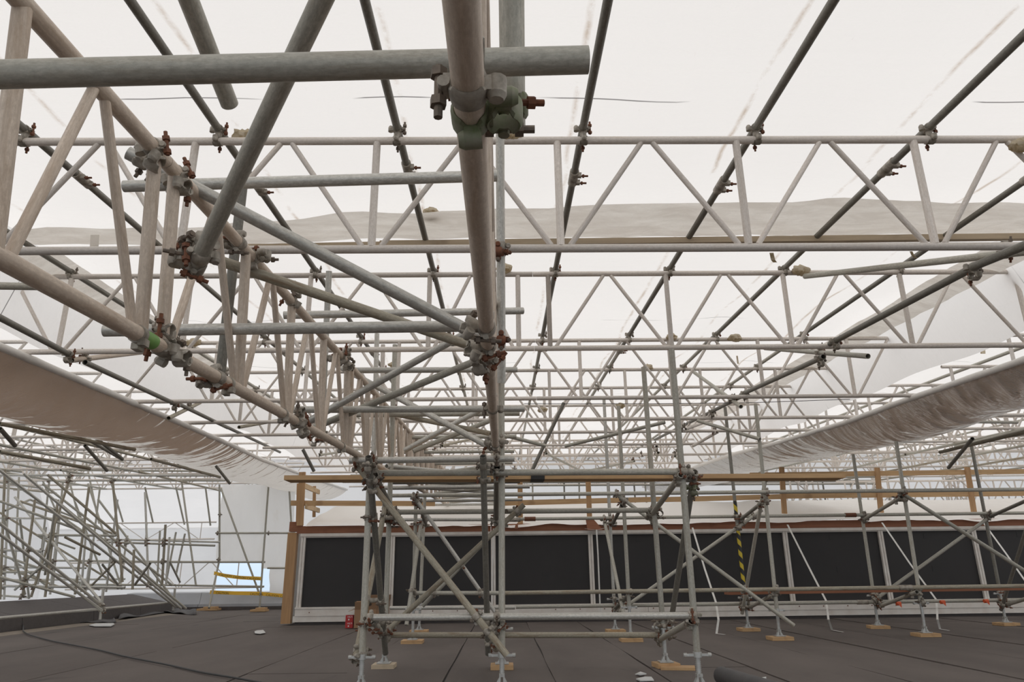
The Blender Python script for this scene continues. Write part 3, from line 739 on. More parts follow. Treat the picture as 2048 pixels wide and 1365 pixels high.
clamp_px('v3', 1002, 492, XA, (0, 1, 0)); clamp_px('v3', 1002, 505, XA, (-.3, -1, 0), 'rust')
clamp_px('ltop', 503, 518, ZA, (1, -.3, .2)); clamp_px('ltop', 470, 492, ZA, (-1, .2, .1)); clamp_px('ltop', 586, 600, XA, (.5, -.3, 1))
clamp_px('ltop', 672, 722, XA, (.6, -.3, .4)); clamp_px('ltop', 680, 730, TUBES['f13'][2] - TUBES['f13'][1], (.5, -.4, -.7))
clamp_px('cbot', 984, 818, XA, (0, .1, 1)); clamp_px('cbot', 988, 890, TUBES['f13'][2] - TUBES['f13'][1], (-.7, -.5, .2)); clamp_px('v2', 654, 717, XA, (1, 0, 0))
clamp_px('v2', 640, 880, YA, (-1, 0, 0)); clamp_px('ltop', 790, 820, XA, (.7, -.3, .3))

# repeating cross tubes and horizontal crosses between the two long beams farther back
k_ = 0
for Y in (6.9, 8.6, 10.2, 11.9, 13.6):
    for lvl, dz in (('bottom', -.6), ('top', 0)):
        z = 2.0 + dz + .05 * Y - .05
        k_ += 1
        tube(None, (-1.32 - .12 * (k_ % 3), Y, z), (.18 + .15 * (k_ % 2), Y, z), 'galv' if k_ % 2 else 'steel', 'cross tube on the %s chords of the long beams, %s set back' % (lvl, ORD[int((Y - 6.9) / 1.6) + 0]), 'cross tubes between the long beams', n=12)
    z = 2.0 - .6 + .05 * Y + .06
    for s in (-1, 1):
        k_ += 1
        tube(None, (-.57 - s * .55, Y + .1, z), (-.57 + s * .50, Y + 1.5, z + .07), 'galv' if s > 0 else 'steel', 'flat diagonal between the long beams rising %s, %s set back' % ('right' if s > 0 else 'left', ORD[int((Y - 6.9) / 1.6)]), 'flat diagonals between the long beams', n=12)

# longitudinal ties under the roof beams, and stubs
def tie(pts, mat, side, X=None):
    for i, (a, b_) in enumerate(pts):
        tube('tie%s%d' % (side, i), a, b_, mat, '%s length of the tie tube running away along the %s side of the middle bay' % (['near', 'middle', 'farther', 'far', 'farthest'][i], side), 'tie tubes under the roof beams', n=16)
tie([(P(2120, 462, 3.05), P(1946, 534, 3.8)), (P(1960, 528, 3.8), P(1660, 688, 6.05)), (P(1647, 714, 6.1), P(1482, 790, 8.5)), (P(1490, 790, 8.5), P(1395, 838, 10.6)), (P(1400, 835, 10.6), P(1310, 880, 14.0))], 'dark', 'right')
tie([(P(-60, 604, 4.4), P(142, 711, 6.0)), (P(170, 725, 6.1), P(358, 812, 8.5)), (P(350, 805, 8.5), P(455, 856, 10.6)), (P(450, 853, 10.6), P(560, 905, 14.5))], 'dark', 'left')
for kx, pts in (('tieright1', [(1946, 535), (1672, 683)]), ('tieright2', [(1640, 716), (1490, 786)]), ('tieleft0', [(138, 708)]), ('tieleft1', [(350, 808)]), ('tieright3', [(1425, 824)])):
    for (a, b_) in pts: clamp_px(kx, a, b_, XA, (0, 0, -1))
for key, a, b_, mt, lab in [
    ('s1', P(1610, 553, 6.0), P(2110, 497, 3.6), 'steel', 'long tube slanting from a wrapped roof joint to the right edge'),
    ('s2', P(1530, 697, 8.1), P(1736, 713, 6.0), 'steel', 'stub tube with open rusty end under the second beam, right side'),
    ('s3', P(1384, 742, 9.8), P(1482, 814, 8.1), 'steel', 'stub tube with open end falling right under the third beam'),
    ('s4', P(1395, 842, 9.9), P(1520, 879, 9.2), 'steel', 'brace falling right to the post head under the fourth beam'),
    ('s5', P(143, 721, 6.0), P(330, 700, 8.1), 'alu_dirty', 'stub tube with open end below the second beam, far left'),
    ('s6', P(337, 837, 8.1), P(400, 806, 9.8), 'olive', 'stub tube with open end below the third beam, left side'),
    ('s7', P(478, 855, 9.8), P(575, 838, 11.5), 'olive', 'stub tube with open end below the fourth beam, left side'),
    ('s8', P(1012, 872, 8.9), P(1090, 892, 9.3), 'steel', 'short brace right of the centre pole'),
    ('s9', P(1130, 893, 9.9), P(1330, 845, 9.2), 'steel', 'long shallow brace rising right to the post head'),
    ('s10', P(1760, 872, 11.0), P(1822, 840, 9.6), 'dark', 'dark brace below the right gutter sheet'),
    ('s11', P(1897, 936, 10.3), P(1945, 878, 9.2), 'dark', 'dark stub pointing down left with open end, far right'),
    ('s12', P(1880, 905, 10.4), P(2060, 862, 8.5), 'olive', 'olive tube rising right under the right gutter'),
    ('s13', P(0, 848, 8.2), P(270, 900, 9.9), 'olive', 'olive brace below the left gutter, falling right'),
    ('s14', P(0, 858, 7.9), P(30, 892, 8.3), 'dark', 'dark short tube at the left edge below the gutter'),
    ('s15', P(134, 855, 9.9), P(245, 920, 12.0), 'dark', 'upper dark tie below the left gutter'),
    ('s16', P(183, 870, 9.7), P(244, 918, 10.8), 'dark', 'dark tie ending at the third left-bay beam'),
    ('s17', P(170, 892, 10.2), P(214, 942, 11.0), 'dark', 'dark tube with free end pointing down right, left bay'),
    ('s18', P(0, 904, 9.0), P(180, 938, 10.2), 'olive', 'olive brace below the second left-bay beam'),
    ('s19', P(432, 933, 12.5), P(460, 968, 12.8), 'dark', 'dark stub hanging above the hanging sheet'),
    ('s20', P(606, 900, 10.2), P(628, 943, 10.4), 'dark', 'dark stub hanging left of the working platform'),
    ('s21', P(302, 919, 11.5), P(440, 955, 14.0), 'olive', 'shallow brace passing above the back wall'),
]:
    tube(key, a, b_, mt, lab, None, n=16)
clamp_px('s1', 2010, 512, XA, (0, .2, 1)); clamp_px('s2', 1640, 706, XA, (0, .2, 1)); clamp_px('s5', 170, 718, XA, (0, .2, 1)); clamp_px('s3', 1466, 802, XA, (0, .2, 1)); clamp_px('s6', 378, 816, XA, (0, 0, 1))
o = obj('wire_rope', MB().path([P(1048, 808, 9.0), P(1300, 808, 9.0), P(1500, 806, 9.0), P(1700, 799, 9.1)], .004, 6), 'rubber'); tag(o, 'thin wire rope stretched level behind the second roof beam', 'wire')

# ties and braces of the side bays (seen below the gutters)
rr = random.Random(3)
for sd in (-1, 1):
    nm = 'left' if sd < 0 else 'right'
    for i in range(6):
        X = sd * (6.7 + i * 1.45); Y = rr.uniform(9.5, 12); Z = 2.42 + .04 * Y
        L_ = rr.uniform(3.5, 6)
        for t_ in range(2):
            a = Vector((X, Y + t_ * L_, Z + .04 * t_ * L_)); b_ = a + Vector((rr.uniform(-.3, .3), L_ + .2, .04 * L_ + rr.uniform(-.08, .05)))
            tube(None, a, b_, rr.choice(('steel', 'steel', 'olive')), '%s tie tube under the beams of the %s bay, counted from its gutter, %s length' % (nth(i), nm, ('nearer', 'farther')[t_]), 'tie tubes of the %s bay' % nm, n=10)
        a = Vector((X, Y, Z)); tube(None, a, a + Vector((rr.uniform(-1.6, 1.6), rr.uniform(.6, 2.2), rr.uniform(-.15, .45))), 'steel', 'short brace among the beams of the %s bay beside the %s tie tube' % (nm, nth(i)), 'short braces of the %s bay' % nm, n=10)
    for i in range(8):
        X = sd * (7.0 + i * 1.09)
        a = Vector((X, 7.5, roof_z(7.5) + .02)); b_ = Vector((X, 22.2, roof_z(22.2) + .02))
        tube(None, a, b_, 'steel', '%s roof tube from the gutter under the sheeting of the %s bay' % (nth(i), nm), 'roof tubes of the %s bay' % nm, n=10)
# small braces and swivel couplers crowding the far middle bay
YY = sorted(rr.uniform(10.5, 21) for _ in range(26))
for i in range(26):
    Y = YY[i]; X = rr.uniform(-3.5, 4.3); Z = 2.44 + .04 * Y
    a = Vector((X, Y, Z)); b_ = a + Vector((rr.uniform(-.9, .9), rr.uniform(.8, 2.4), rr.uniform(-.1, .55)))
    o = tube(None, a, b_, rr.choice(('steel', 'alu', 'olive', 'steel')), 'short brace between the far roof beams, %s nearest to the viewer' % nth(i), 'short braces between the far roof beams', n=10)
    coupler(o, a + Vector((0, .1, .02)), b_ - a, a + Vector((0, .1, .07)), XA)
# lattice beams stacked upright and crossing at the far right
for i in range(9):
    X = 7.4 + i * .85; Y = 18.5 + (i * 37 % 5) * .8
    r_ = empty('lattice_beam', (X, Y, 1.2), 'pale lattice beam standing on end at the far right, %s from the left' % nth(i), 'beam', 'upright lattice beams at the far right')
    D = .42; top = 3.7
    for xx in (0, D): obj('chord', MB().tube((X + xx, Y, 1.0), (X + xx, Y, top), .024, 10, 0), 'alu', r_)
    z = 1.1; s = 0
    while z < top - .4:
        obj('diagonal_brace', MB().tube((X + (0 if s else D), Y, z), (X + (D if s else 0), Y, z + .4), .017, 8, 0), 'alu', r_); z += .4; s = 1 - s
for i, (z, Y) in enumerate(((2.55, 17.8), (2.25, 18.4), (1.95, 18.2), (2.75, 16.8), (1.7, 18.8))):
    r_ = empty('lattice_beam', (10.5, Y, z), 'level lattice beam at the far right, %s from the top' % ('topmost', 'third', 'fourth', 'second', 'lowest')[i], 'beam', 'level lattice beams at the far right')
    beam_parts(r_, 6.9 + .3 * i, 15, .30, .5, 9.0, (0, Y, z), n=10, rv=.018, rd=.014, rc=.022)

# wads of plastic wrap round the roof joints
def wad(p, r, seed, label, grp='plastic wads on the roof joints'):
    mb = MB(); n, m_ = 18, 11; vs = []
    for j in range(m_ + 1):
        for i in range(n):
            t, f = PI * j / m_, 2 * PI * i / n
            d = Vector((math.sin(t) * math.cos(f) * 1.5, math.sin(t) * math.sin(f), math.cos(t) * .85))
            rad = r * (1 + .35 * noise.noise(d * 1.6 + Vector((seed, 0, 0))) + .22 * noise.noise(d * 5 + Vector((0, seed, 0))))
            q = d * rad
            if q.z < 0: q.z *= 1.1
            vs.append(p + q)
    fs = [(j * n + i, j * n + (i + 1) % n, (j + 1) * n + (i + 1) % n, (j + 1) * n + i) for j in range(m_) for i in range(n)]
    o = obj('plastic_wad', MB().add(vs, fs), 'wad', None, True, p); tag(o, label, 'plastic wrap', grp)
for i, (x, y, Y, r, lab) in enumerate([
    (489, 275, 3.78, .052, 'yellowed plastic wad on the nearest beam behind the slanting tube'),
    (1022, 270, 3.74, .045, 'yellowed plastic wad above the hanging centre pole'),
    (1600, 541, 6.05, .052, 'pale crumpled plastic wad at the end of the long slanting tube'),
    (1008, 537, 6.05, .05, 'yellowed plastic wad behind the centre pole on the second beam'),
    (2044, 290, 3.7, .045, 'plastic wad cut by the right edge on the nearest beam'),
    (1470, 676, 8.2, .055, 'crumpled plastic wad on the third beam, right of centre'),
    (1343, 674, 8.2, .045, 'plastic wad behind an upright of the second beam'),
    (388, 685, 8.2, .055, 'crumpled plastic wad on the third beam, left side'),
    (300, 750, 9.9, .055, 'brown stained plastic wad on the fourth beam, left side'),
    (1768, 738, 9.8, .055, 'plastic wad with a grey coupler on the fourth beam, right'),
    (1905, 676, 8.2, .05, 'yellowish plastic wad beside the green painted sleeve'),
    (862, 425, 5.1, .045, 'yellowed plastic scrap on the edge of the grey film'),
    (1296, 735, 9.9, .05, 'plastic wad round the head of a centre post'),
    (1085, 820, 11.2, .05, 'plastic wad on the fifth beam near the centre'),
    (1240, 812, 11.1, .05, 'plastic wad on the fifth beam above a post'),
    (1780, 812, 11.2, .06, 'plastic wad on the fifth beam beside the right gutter'),
    (786, 730, 9.8, .04, 'plastic wad on the fourth beam behind the two braces')]):
    wad(P(x, y, Y), r, i * 3.3, lab)
o = tube(None, P(1848, 678, 8.24), P(1893, 676, 8.24), 'green', 'green painted sleeve on the third roof beam at the right', None, RT + .004, 'painted_sleeve', cat='sleeve', hollow=0)
def scrap(pts, label, w=.03, mat='wad'):
    o = obj('plastic_scrap', MB().ribbon(pts, (w, 0, 0), .001), mat); tag(o, label, 'plastic scrap')
scrap([P(1543, 506, 3.8), P(1546, 520, 3.8), P(1550, 525, 3.82)], 'small yellowed scrap hanging under the nearest beam, right side', .012)
scrap([P(1822, 503, 3.8), P(1826, 512, 3.8), P(1832, 516, 3.82)], 'small scrap hanging under the nearest beam, far right', .008)
scrap([P(1330 + 144, 712, 8.2), P(1476, 728, 8.2)], 'thin plastic tail hanging below the third beam wad', .01)
scrap([P(190, 470, 5.3), P(188, 500, 5.35)], 'pinkish plastic flap hanging from the grey film at the left', .035, 'hang')
scrap([P(1965, 690, 8.2), P(1966, 708, 8.2)], 'yellow plastic flap beside the green painted sleeve', .03)

# ------------------------------------------------------------------ posts with screw jacks on boards
def post(key, top, foot, Y, label, mat='steel', Yt=None, board=True, r=RT, jack=.30, bang=0, group=None, blabel=None, bmat='wood'):
    B = PZ(foot[0], foot[1], 0.0); B = P(foot[0], foot[1], B.y); zb = .045 if board else .0
    Y0 = B.y
    T = P(top[0], top[1], Y0 if Yt is None else Yt)
    B.z = 0
    d = (T - B).normalized()
    root = empty('scaffold_post', B + Vector((0, 0, zb)), label, 'post', group)
    j0 = B + d * jack
    obj('tube_body', MB().tube(j0, T, r, 18), mat, root)
    mb = MB().tube(B + Vector((0, 0, zb + .05)), j0 + d * .05, .0175, 12, 0)
    zz = .10
    while zz < jack - .02: mb.tube(B + d * zz, B + d * (zz + .006), .0195, 12, 0); zz += .013
    obj('jack_screw', mb, 'plate', root)
    s = Vector((1, 0, 0)); mb = MB().tube(j0 - d * .028, j0 + d * .008, .031, 12, 0); mb.bar(j0 - s * .095 - d * .012, j0 + s * .095 - d * .012, .024, .016)
    mb.tube(j0 - s * .098 - d * .012, j0 - s * .075 - d * .012, .014, 8, 0); mb.tube(j0 + s * .075 - d * .012, j0 + s * .098 - d * .012, .014, 8, 0)
    obj('jack_nut', mb, 'plate', root)
    mb = MB().box(B + Vector((0, 0, zb + .004)), (.12, .12, .008)); base = B + Vector((0, 0, zb + .008))
    for a, b_ in (((.042, 0), (.010, 0)), ((-.042, 0), (-.010, 0))):
        for off in (-.018, .018):
            v_ = [base + Vector((a[0], off - .003, 0)), base + Vector((b_[0], off - .003, 0)), base + Vector((b_[0] * .8, off - .003, .058)),
                  base + Vector((a[0], off + .003, 0)), base + Vector((b_[0], off + .003, 0)), base + Vector((b_[0] * .8, off + .003, .058))]
            mb.add(v_, [(0, 1, 2), (5, 4, 3), (0, 3, 4, 1), (1, 4, 5, 2), (2, 5, 3, 0)])
    mb.bar(base + Vector((-.02, 0, .055)), base + Vector((.02, 0, .055)), .05, .02); mb.tube(base + Vector((0, -.045, .06)), base + Vector((0, .045, .06)), .008, 8, 0)
    obj('base_plate', mb, 'plate', root, False)
    if board:
        rot = Matrix.Rotation(bang, 3, 'Z')
        o = obj('sole_board', MB().box(Vector((0, 0, 0)), (.20 if Y0 < 8 else .26, .20 if Y0 < 8 else .235, .042), rot), bmat, None, False, Vector((0, 0, 0)))
        o.location = B + Vector((0, 0, .021)); bv = o.modifiers.new('edge', 'BEVEL'); bv.width = .003; bv.segments = 1
        tag(o, blabel or ('timber block under the ' + label), 'board', None)
    if key: TUBES[key] = (root, j0, T)
    return root
post('pLn', (741, 925), (721, 1388), 0, 'galvanised front left post of the near tower', 'steel', board=True, jack=.25)
post('pCn', (1003, 700), (1004, 1384), 0, 'galvanised front middle post of the near tower', 'steel', jack=.25)
post('pRn', (1343, 700), (1401, 1385), 0, 'tall front right post of the near tower with a jack collar', 'steel', jack=.25)
post('pLr', (790, 690), (768, 1338), 0, 'rear left post of the near tower on a dark block', 'steel', jack=.36, bmat='woodgrey')
post('pCr', (1005, 920), (1004, 1339), 0, 'rear middle post of the near tower', 'steel', jack=.34)
post('pRr', (1287, 735), (1332, 1336), 0, 'rear right post of the near tower', 'steel', jack=.34, bang=.1)
post('q1', (832, 1003), (825, 1288), 0, 'second-row post left of the centre, in front of the dark panels', 'steel', jack=.4)
post('q2', (1237, 813), (1262, 1284), 0, 'tall second-row post right of the centre', 'steel', jack=.4)
post('q3', (1511, 808), (1560, 1281), 0, 'tall second-row post right of the striped pole', 'steel', jack=.35)
post('q4', (1792, 884), (1852, 1274), 0, 'tall second-row post at the crossing of the right braces', 'steel', jack=.4)
post('r0', (850, 985), (838, 1267), 0, 'third-row post left of the centre', 'steel', jack=.4)
post('r1', (1208, 800), (1231, 1266), 0, 'silvery third-row post beside the white hanging strap', 'galv', jack=.45)
post('r2', (1450, 815), (1497, 1263), 0, 'third-row post wrapped with black and yellow tape', 'dark', jack=.45, bang=.05)
post('r3', (1706, 909), (1757, 1258), 0, 'third-row post left of the right brace crossing', 'steel', jack=.45, bang=-.2)
post('r4', (1943, 893), (2013, 1252), 0, 'third-row post nearest the right edge', 'dark', jack=.45, bang=.1)
post('r5', (2160, 890), (2230, 1250), 0, 'third-row post out beyond the right edge', 'steel', jack=.45)
o = obj('sole_board', MB().bar(PZ(1322, 1336, .012), PZ(1390, 1337, .012), .17, .022), 'wood', None, False); tag(o, 'thin timber board lying beside the rear right block', 'board')
_, j0, T = TUBES['r2']
def on(key, py):
    o, p, q = TUBES[key]
    best = min((abs((CY - F * ((R.transposed() @ ((p.lerp(q, t / 400)) - ORG)).y / -(R.transposed() @ ((p.lerp(q, t / 400)) - ORG)).z)) - py), t) for t in range(401))[1]
    return p.lerp(q, best / 400)
obj('striped_tape', MB().tube(on('r2', 1172), on('r2', 1062), RT + .002, 16, 0), 'hazard', TUBES['r2'][0])
obj('striped_tape', MB().tube(on('r2', 1032), on('r2', 1003), RT + .002, 16, 0), 'hazard', TUBES['r2'][0])

# rakers of the near tower (open heads facing the viewer)
YN, YR = 5.5, 6.9
T2 = [
    ('k1', P(737, 914, 5.28), P(771, 1308, 6.5), 'dark', 'dark raking tube with open top at the left of the near tower'),
    ('k2', P(966, 913, 5.28), P(976, 1309, 6.5), 'dark', 'dark raking tube with open top left of the middle posts'),
    ('k3', P(1388, 948, 5.5), P(1338, 1270, 7.0), 'dark', 'dark raking tube at the right of the near tower with a green tie'),
    ('a1', P(750, 952, 5.45), P(794, 1040, 7.0), 'dark', 'upper transom at the left of the near tower, open end in front'),
    ('a2', P(994, 937, 5.45), P(992, 1048, 7.0), 'dark', 'upper transom at the middle of the near tower, open end in front'),
    ('a3', P(1362, 950, 5.4), P(1300, 1035, 7.0), 'steel', 'upper transom at the right of the near tower'),
    ('a4', P(742, 1243, 5.45), P(772, 1275, 7.0), 'steel', 'lower transom at the left of the near tower, open end in front'),
    ('a5', P(994, 1248, 5.45), P(992, 1300, 7.0), 'steel', 'lower transom at the middle of the near tower'),
    ('a6', P(1383, 1243, 5.4), P(1318, 1281, 7.0), 'steel', 'lower transom at the right of the near tower, open end in front'),
    ('h1', P(699, 922, 5.42), P(1029, 918, 5.4), 'galv', 'galvanised head ledger carrying the two long beams'),
    ('h2', P(752, 947, 5.5), P(1378, 944, 5.45), 'steel', 'upper front ledger of the near tower above the plank'),
    ('h3', P(736, 1236, 5.42), P(1385, 1232, 5.4), 'galv', 'galvanised lower front ledger of the near tower'),
    ('h4', P(790, 1025, 6.95), P(1310, 1021, 6.9), 'steel', 'upper rear ledger of the near tower'),
    ('h5', P(775, 1271, 6.95), P(1316, 1271, 6.9), 'olive', 'lower rear ledger of the near tower'),
    ('x1', P(716, 934, 5.5), P(1014, 1312, 5.35), 'olive', 'front diagonal of the near tower falling right'),
    ('x2', P(777, 1260, 6.9), P(1048, 1010, 6.8), 'olive', 'rear diagonal of the near tower rising right'),
    ('x3', P(828, 994, 9.2), P(992, 1228, 9.3), 'galv', 'galvanised second-row diagonal falling right'),
    ('x4', P(845, 1213, 9.3), P(985, 1068, 9.2), 'steel', 'second-row diagonal rising right behind the rear diagonal'),
    ('k4', P(772, 1005, 7.1), P(711, 1320, 5.7), 'olive', 'raking tube with open foot at the left of the near tower'),
    ('k5', P(842, 1048, 9.4), P(813, 1251, 9.0), 'steel', 'raking tube beside the second-row left post'),
    ('k6', P(1208, 1038, 10.7), P(1247, 1228, 9.8), 'steel', 'raking tube beside the silvery third-row post'),
    ('k7', P(1531, 958, 9.3), P(1484, 1228, 10.7), 'steel', 'raking tube beside the striped post'),
    ('k8', P(2062, 1030, 9.4), P(2002, 1221, 10.8), 'dark', 'raking tube at the right edge'),
    ('m1', P(778, 992, 9.2), P(1005, 990, 9.2), 'steel', 'upper second-row ledger left of the middle posts'),
    ('m2', P(1008, 990, 9.15), P(2100, 979, 9.2), 'steel', 'upper second-row ledger stretching to the right edge'),
    ('m3', P(830, 1187, 9.2), P(1005, 1187, 9.15), 'steel', 'lower second-row ledger left of the middle posts'),
    ('m4', P(1008, 1187, 9.15), P(2100, 1172, 9.2), 'olive', 'lower second-row ledger stretching to the right edge'),
    ('m5', P(790, 1040, 10.7), P(1030, 1040, 10.65), 'galv', 'upper third-row ledger left of the middle posts'),
    ('m6', P(1032, 1039, 10.65), P(2100, 1026, 10.8), 'steel', 'upper third-row ledger stretching to the right edge'),
    ('m7', P(780, 1217, 10.7), P(1030, 1216, 10.65), 'galv', 'lower third-row ledger left of the middle posts'),
    ('m8', P(1032, 1215, 10.65), P(2100, 1200, 10.8), 'steel', 'lower third-row ledger stretching to the right edge'),
    ('x5', P(1228, 986, 9.2), P(1588, 1252, 9.15), 'steel', 'long second-row diagonal falling right past the striped post'),
    ('x6', P(1233, 1227, 10.6), P(1524, 1021, 10.7), 'steel', 'third-row diagonal rising right to the striped post'),
    ('x7', P(1795, 982, 9.3), P(2080, 1162, 9.2), 'steel', 'second-row diagonal falling to the right edge'),
    ('x8', P(1750, 1200, 10.7), P(1975, 1038, 10.8), 'steel', 'third-row diagonal rising right near the edge'),
    ('b1', P(1244, 1012, 9.3), P(1226, 1047, 10.7), 'dark', 'upper transom at the silvery post'),
    ('b2', P(1528, 1003, 9.3), P(1478, 1042, 10.8), 'dark', 'upper transom at the striped post'),
    ('b3', P(1802, 995, 9.3), P(1728, 1040, 10.8), 'steel', 'upper transom left of the falling right diagonal'),
    ('b4', P(2075, 992, 9.4), P(1973, 1037, 10.9), 'dark', 'upper transom at the right edge'),
    ('b5', P(1547, 1190, 9.3), P(1495, 1218, 10.8), 'steel', 'lower transom at the striped post'),
    ('b6', P(1834, 1185, 9.3), P(1758, 1214, 10.8), 'steel', 'lower transom at the right brace crossing'),
    ('b7', P(2080, 1190, 9.3), P(2008, 1212, 10.9), 'steel', 'lower transom at the right edge'),
    ('b8', P(1262, 1186, 9.3), P(1230, 1219, 10.7), 'dark', 'lower transom at the silvery post'),
    ('b9', P(836, 1003, 9.3), P(852, 1052, 10.7), 'dark', 'upper transom at the second-row left post'),
    ('h6', P(782, 965, 7.3), P(1040, 963, 7.3), 'dark', 'dark cross tube just below the plank behind the near tower'),
    ('y1', P(1128, 806, 9.4), P(1064, 942, 9.6), 'dark', 'dark upright behind the plank right of the middle posts'),
]
for kx, a, b_, mt, lab in T2:
    if kx in ('m2', 'm4', 'm6', 'm8'): b_ = b_ + (b_ - a) * .25
    tube(kx, a, b_, mt, lab, None, n=18)
# couplers wherever two members of the towers cross closely
keys = ['pLn', 'pCn', 'pRn', 'pLr', 'pCr', 'pRr', 'q1', 'q2', 'q3', 'q4', 'r0', 'r1', 'r2', 'r3', 'r4'] + [t[0] for t in T2]
cnt = 0
for i, a in enumerate(keys):
    for b_ in keys[i + 1:]:
        oa, p1, q1 = TUBES[a]; ob, p2, q2 = TUBES[b_]
        c1, c2 = closest(p1, q1, p2, q2)
        if (c1 - c2).length < .125:
            da, db = (q1 - p1).normalized(), (q2 - p2).normalized()
            if abs(da.dot(db)) > .97: continue
            coupler(oa, c1, da, c2, db, 'clamp', flip=-1 if a[0] in 'pqr' else 1); cnt += 1
for kx, a, b_, d, nn in (('pRn', 1366, 945, XA, (0, -1, .1)),
                     ('pCn', 1003, 885, XA, (0, -1, 0)), ('k1', 740, 930, XA, (0, -1, 0)), ('k1', 768, 1243, XA, (0, 1, 0)), ('k2', 975, 1243, XA, (0, 1, 0)),
                     ('pRr', 1325, 1270, YA, (-1, 0, 0)), ('pLr', 775, 1045, YA, (1, 0, 0)), ('k4', 715, 1302, ZA, (1, 0, 0)), ('q3', 1548, 1185, YA, (-1, 0, 0)), ('q4', 1835, 1180, YA, (-1, 0, 0)), ('r3', 1735, 1040, XA, (0, -1, 0)), ('r4', 1972, 1032, XA, (0, -1, 0)),
                     ('r3', 1755, 1215, YA, (1, 0, 0)), ('r4', 2006, 1215, YA, (1, 0, 0)), ('r2', 1490, 1218, YA, (1, 0, 0)), ('q2', 1245, 1000, XA, (0, -1, 0)), ('q3', 1530, 1003, XA, (0, -1, 0)), ('q1', 830, 1005, XA, (0, -1, 0)), ('q4', 1845, 1228, XA, (0, -1, 0)), ('a3', 1300, 1033, XA, (0, -1, 0))):
    clamp_px(kx, a, b_, d, nn)
clamp_px('k3', 1385, 975, XA, (0, -1, 0), 'clampg')
# sleeves on long ledgers
for kx, a, b_, lab in (('m6', 1701, 1032, 1), ('m5', 1060, 1039, 1), ('m4', 1810, 1176, 1), ('m6', 1060, 1039, 1), ('m8', 1725, 1205, 1), ('h3', 900, 1235, 0)):
    o, p, q = TUBES[kx]; c1, c2 = closest(p, q, ORG, ORG + ray(a, b_) * .02); d = (q - p).normalized()
    if lab: obj('sleeve_coupler', MB().tube(c1 - d * .08, c1 + d * .08, .032, 12, 0), 'rust' if kx == 'm6' else 'clamp', o)

# ------------------------------------------------------------------ plank and timber of the near tower
o = obj('scaffold_plank', MB().bar(P(575, 959, 6.55), P(1680, 955, 6.55), .22, .040), 'wood', None, False)
tag(o, 'long pine scaffold plank laid across the near tower', 'plank')
bl = obj('tape_wrap', MB().bar(P(1061, 957, 6.54), P(1088, 957, 6.54), .226, .047), 'ink_k', o, False)
o = obj('timber_board', MB().bar(P(1453, 1187, 9.6), P(2090, 1177, 9.65), .19, .038), 'woodred', None, False); tag(o, 'reddish brown board lying behind the lower second-row ledger', 'board')

# ------------------------------------------------------------------ the dark box (roof light curb) with its sheet cover
BY = 13.1
bx = empty('roof_curb', (3, BY, 0), 'long low curb with black panels in worn white frames', 'roof light', None)
XM = [-3.50, -1.93, -.16, 1.56, 3.30, 5.03, 6.74, 8.42, 10.1, 11.8]
def zbx(x, z): return z
for i, (a, b_) in enumerate(zip(XM[:-1], XM[1:])):
    obj('black_panel', MB().box(((a + b_) / 2, BY + .05, .87), (b_ - a - .02, .03, 1.19)), 'panel', bx, False)
for x in XM:
    fr = obj('frame_post', MB().box((x - .022, BY + .012, .87), (.036, .05, 1.19)).box((x + .022, BY + .012, .87), (.036, .05, 1.19)).box((x, BY + .025, .87), (.02, .03, 1.19)), 'whitepaint', bx, False)
obj('frame_rail', MB().box((4.1, BY + .0, 1.485), (15.3, .07, .05)).box((4.1, BY + .02, 1.449), (15.3, .05, .02)), 'whitepaint', bx, False)
obj('frame_rail', MB().box((4.1, BY + .0, .275), (15.3, .07, .03)), 'whitepaint', bx, False)
for a, b_ in ((-3.55, -.6), (-.6, 2.5), (2.5, 5.6), (5.6, 8.7), (8.7, 11.8)):
    obj('sill_board', MB().box(((a + b_) / 2, BY - .012, .20), (b_ - a - .006, .03, .105)), 'whitepaint', bx, False)
    obj('sill_board', MB().box(((a + b_) / 2 - .03, BY + .0, .10), (b_ - a - .006, .03, .095)), 'whitepaint', bx, False)
for x in frange(-3.3, 11, 34): obj('screw_head', MB().tube((x, BY - .034, .205), (x, BY - .02, .205), .010, 6, 0), 'rust', bx) if int(x * 10) % 2 else None
obj('base_upstand', MB().box((4.1, BY + .06, .03), (15.3, .05, .12)), 'felt_up', bx, False)
for a, b_ in ((-3.62, -.2), (-.2, 3.2), (3.2, 6.8), (6.8, 11.8)):
    obj('fascia_board', MB().box(((a + b_) / 2, BY - .01, 1.575), (b_ - a - .006, .045, .125)), 'woodred', bx, False)
obj('corner_post', MB().box((-3.70, BY + .05, .78), (.16, .13, 1.5)), 'woodv', bx, False)
obj('corner_post', MB().box((-3.66, BY + .05, 1.63), (.20, .15, .17)), 'woodred', bx, False)
obj('side_wall', MB().box((-3.68, BY + 3, .78), (.10, 5.8, 1.5)), 'cover', bx, False)
for a, b_ in zip(XM[1:-1], XM[2:]):                       # small angle marks printed on the panels
    for fx, z in ((.47, 1.36), (.50, .80)):
        x = a + (b_ - a) * fx
        obj('corner_mark', MB().box((x, BY + .033, z), (.008, .004, .09)), 'ink_k', bx, False); obj('corner_mark', MB().box((x + .03, BY + .033, z - .045), (.06, .004, .008)), 'ink_k', bx, False)
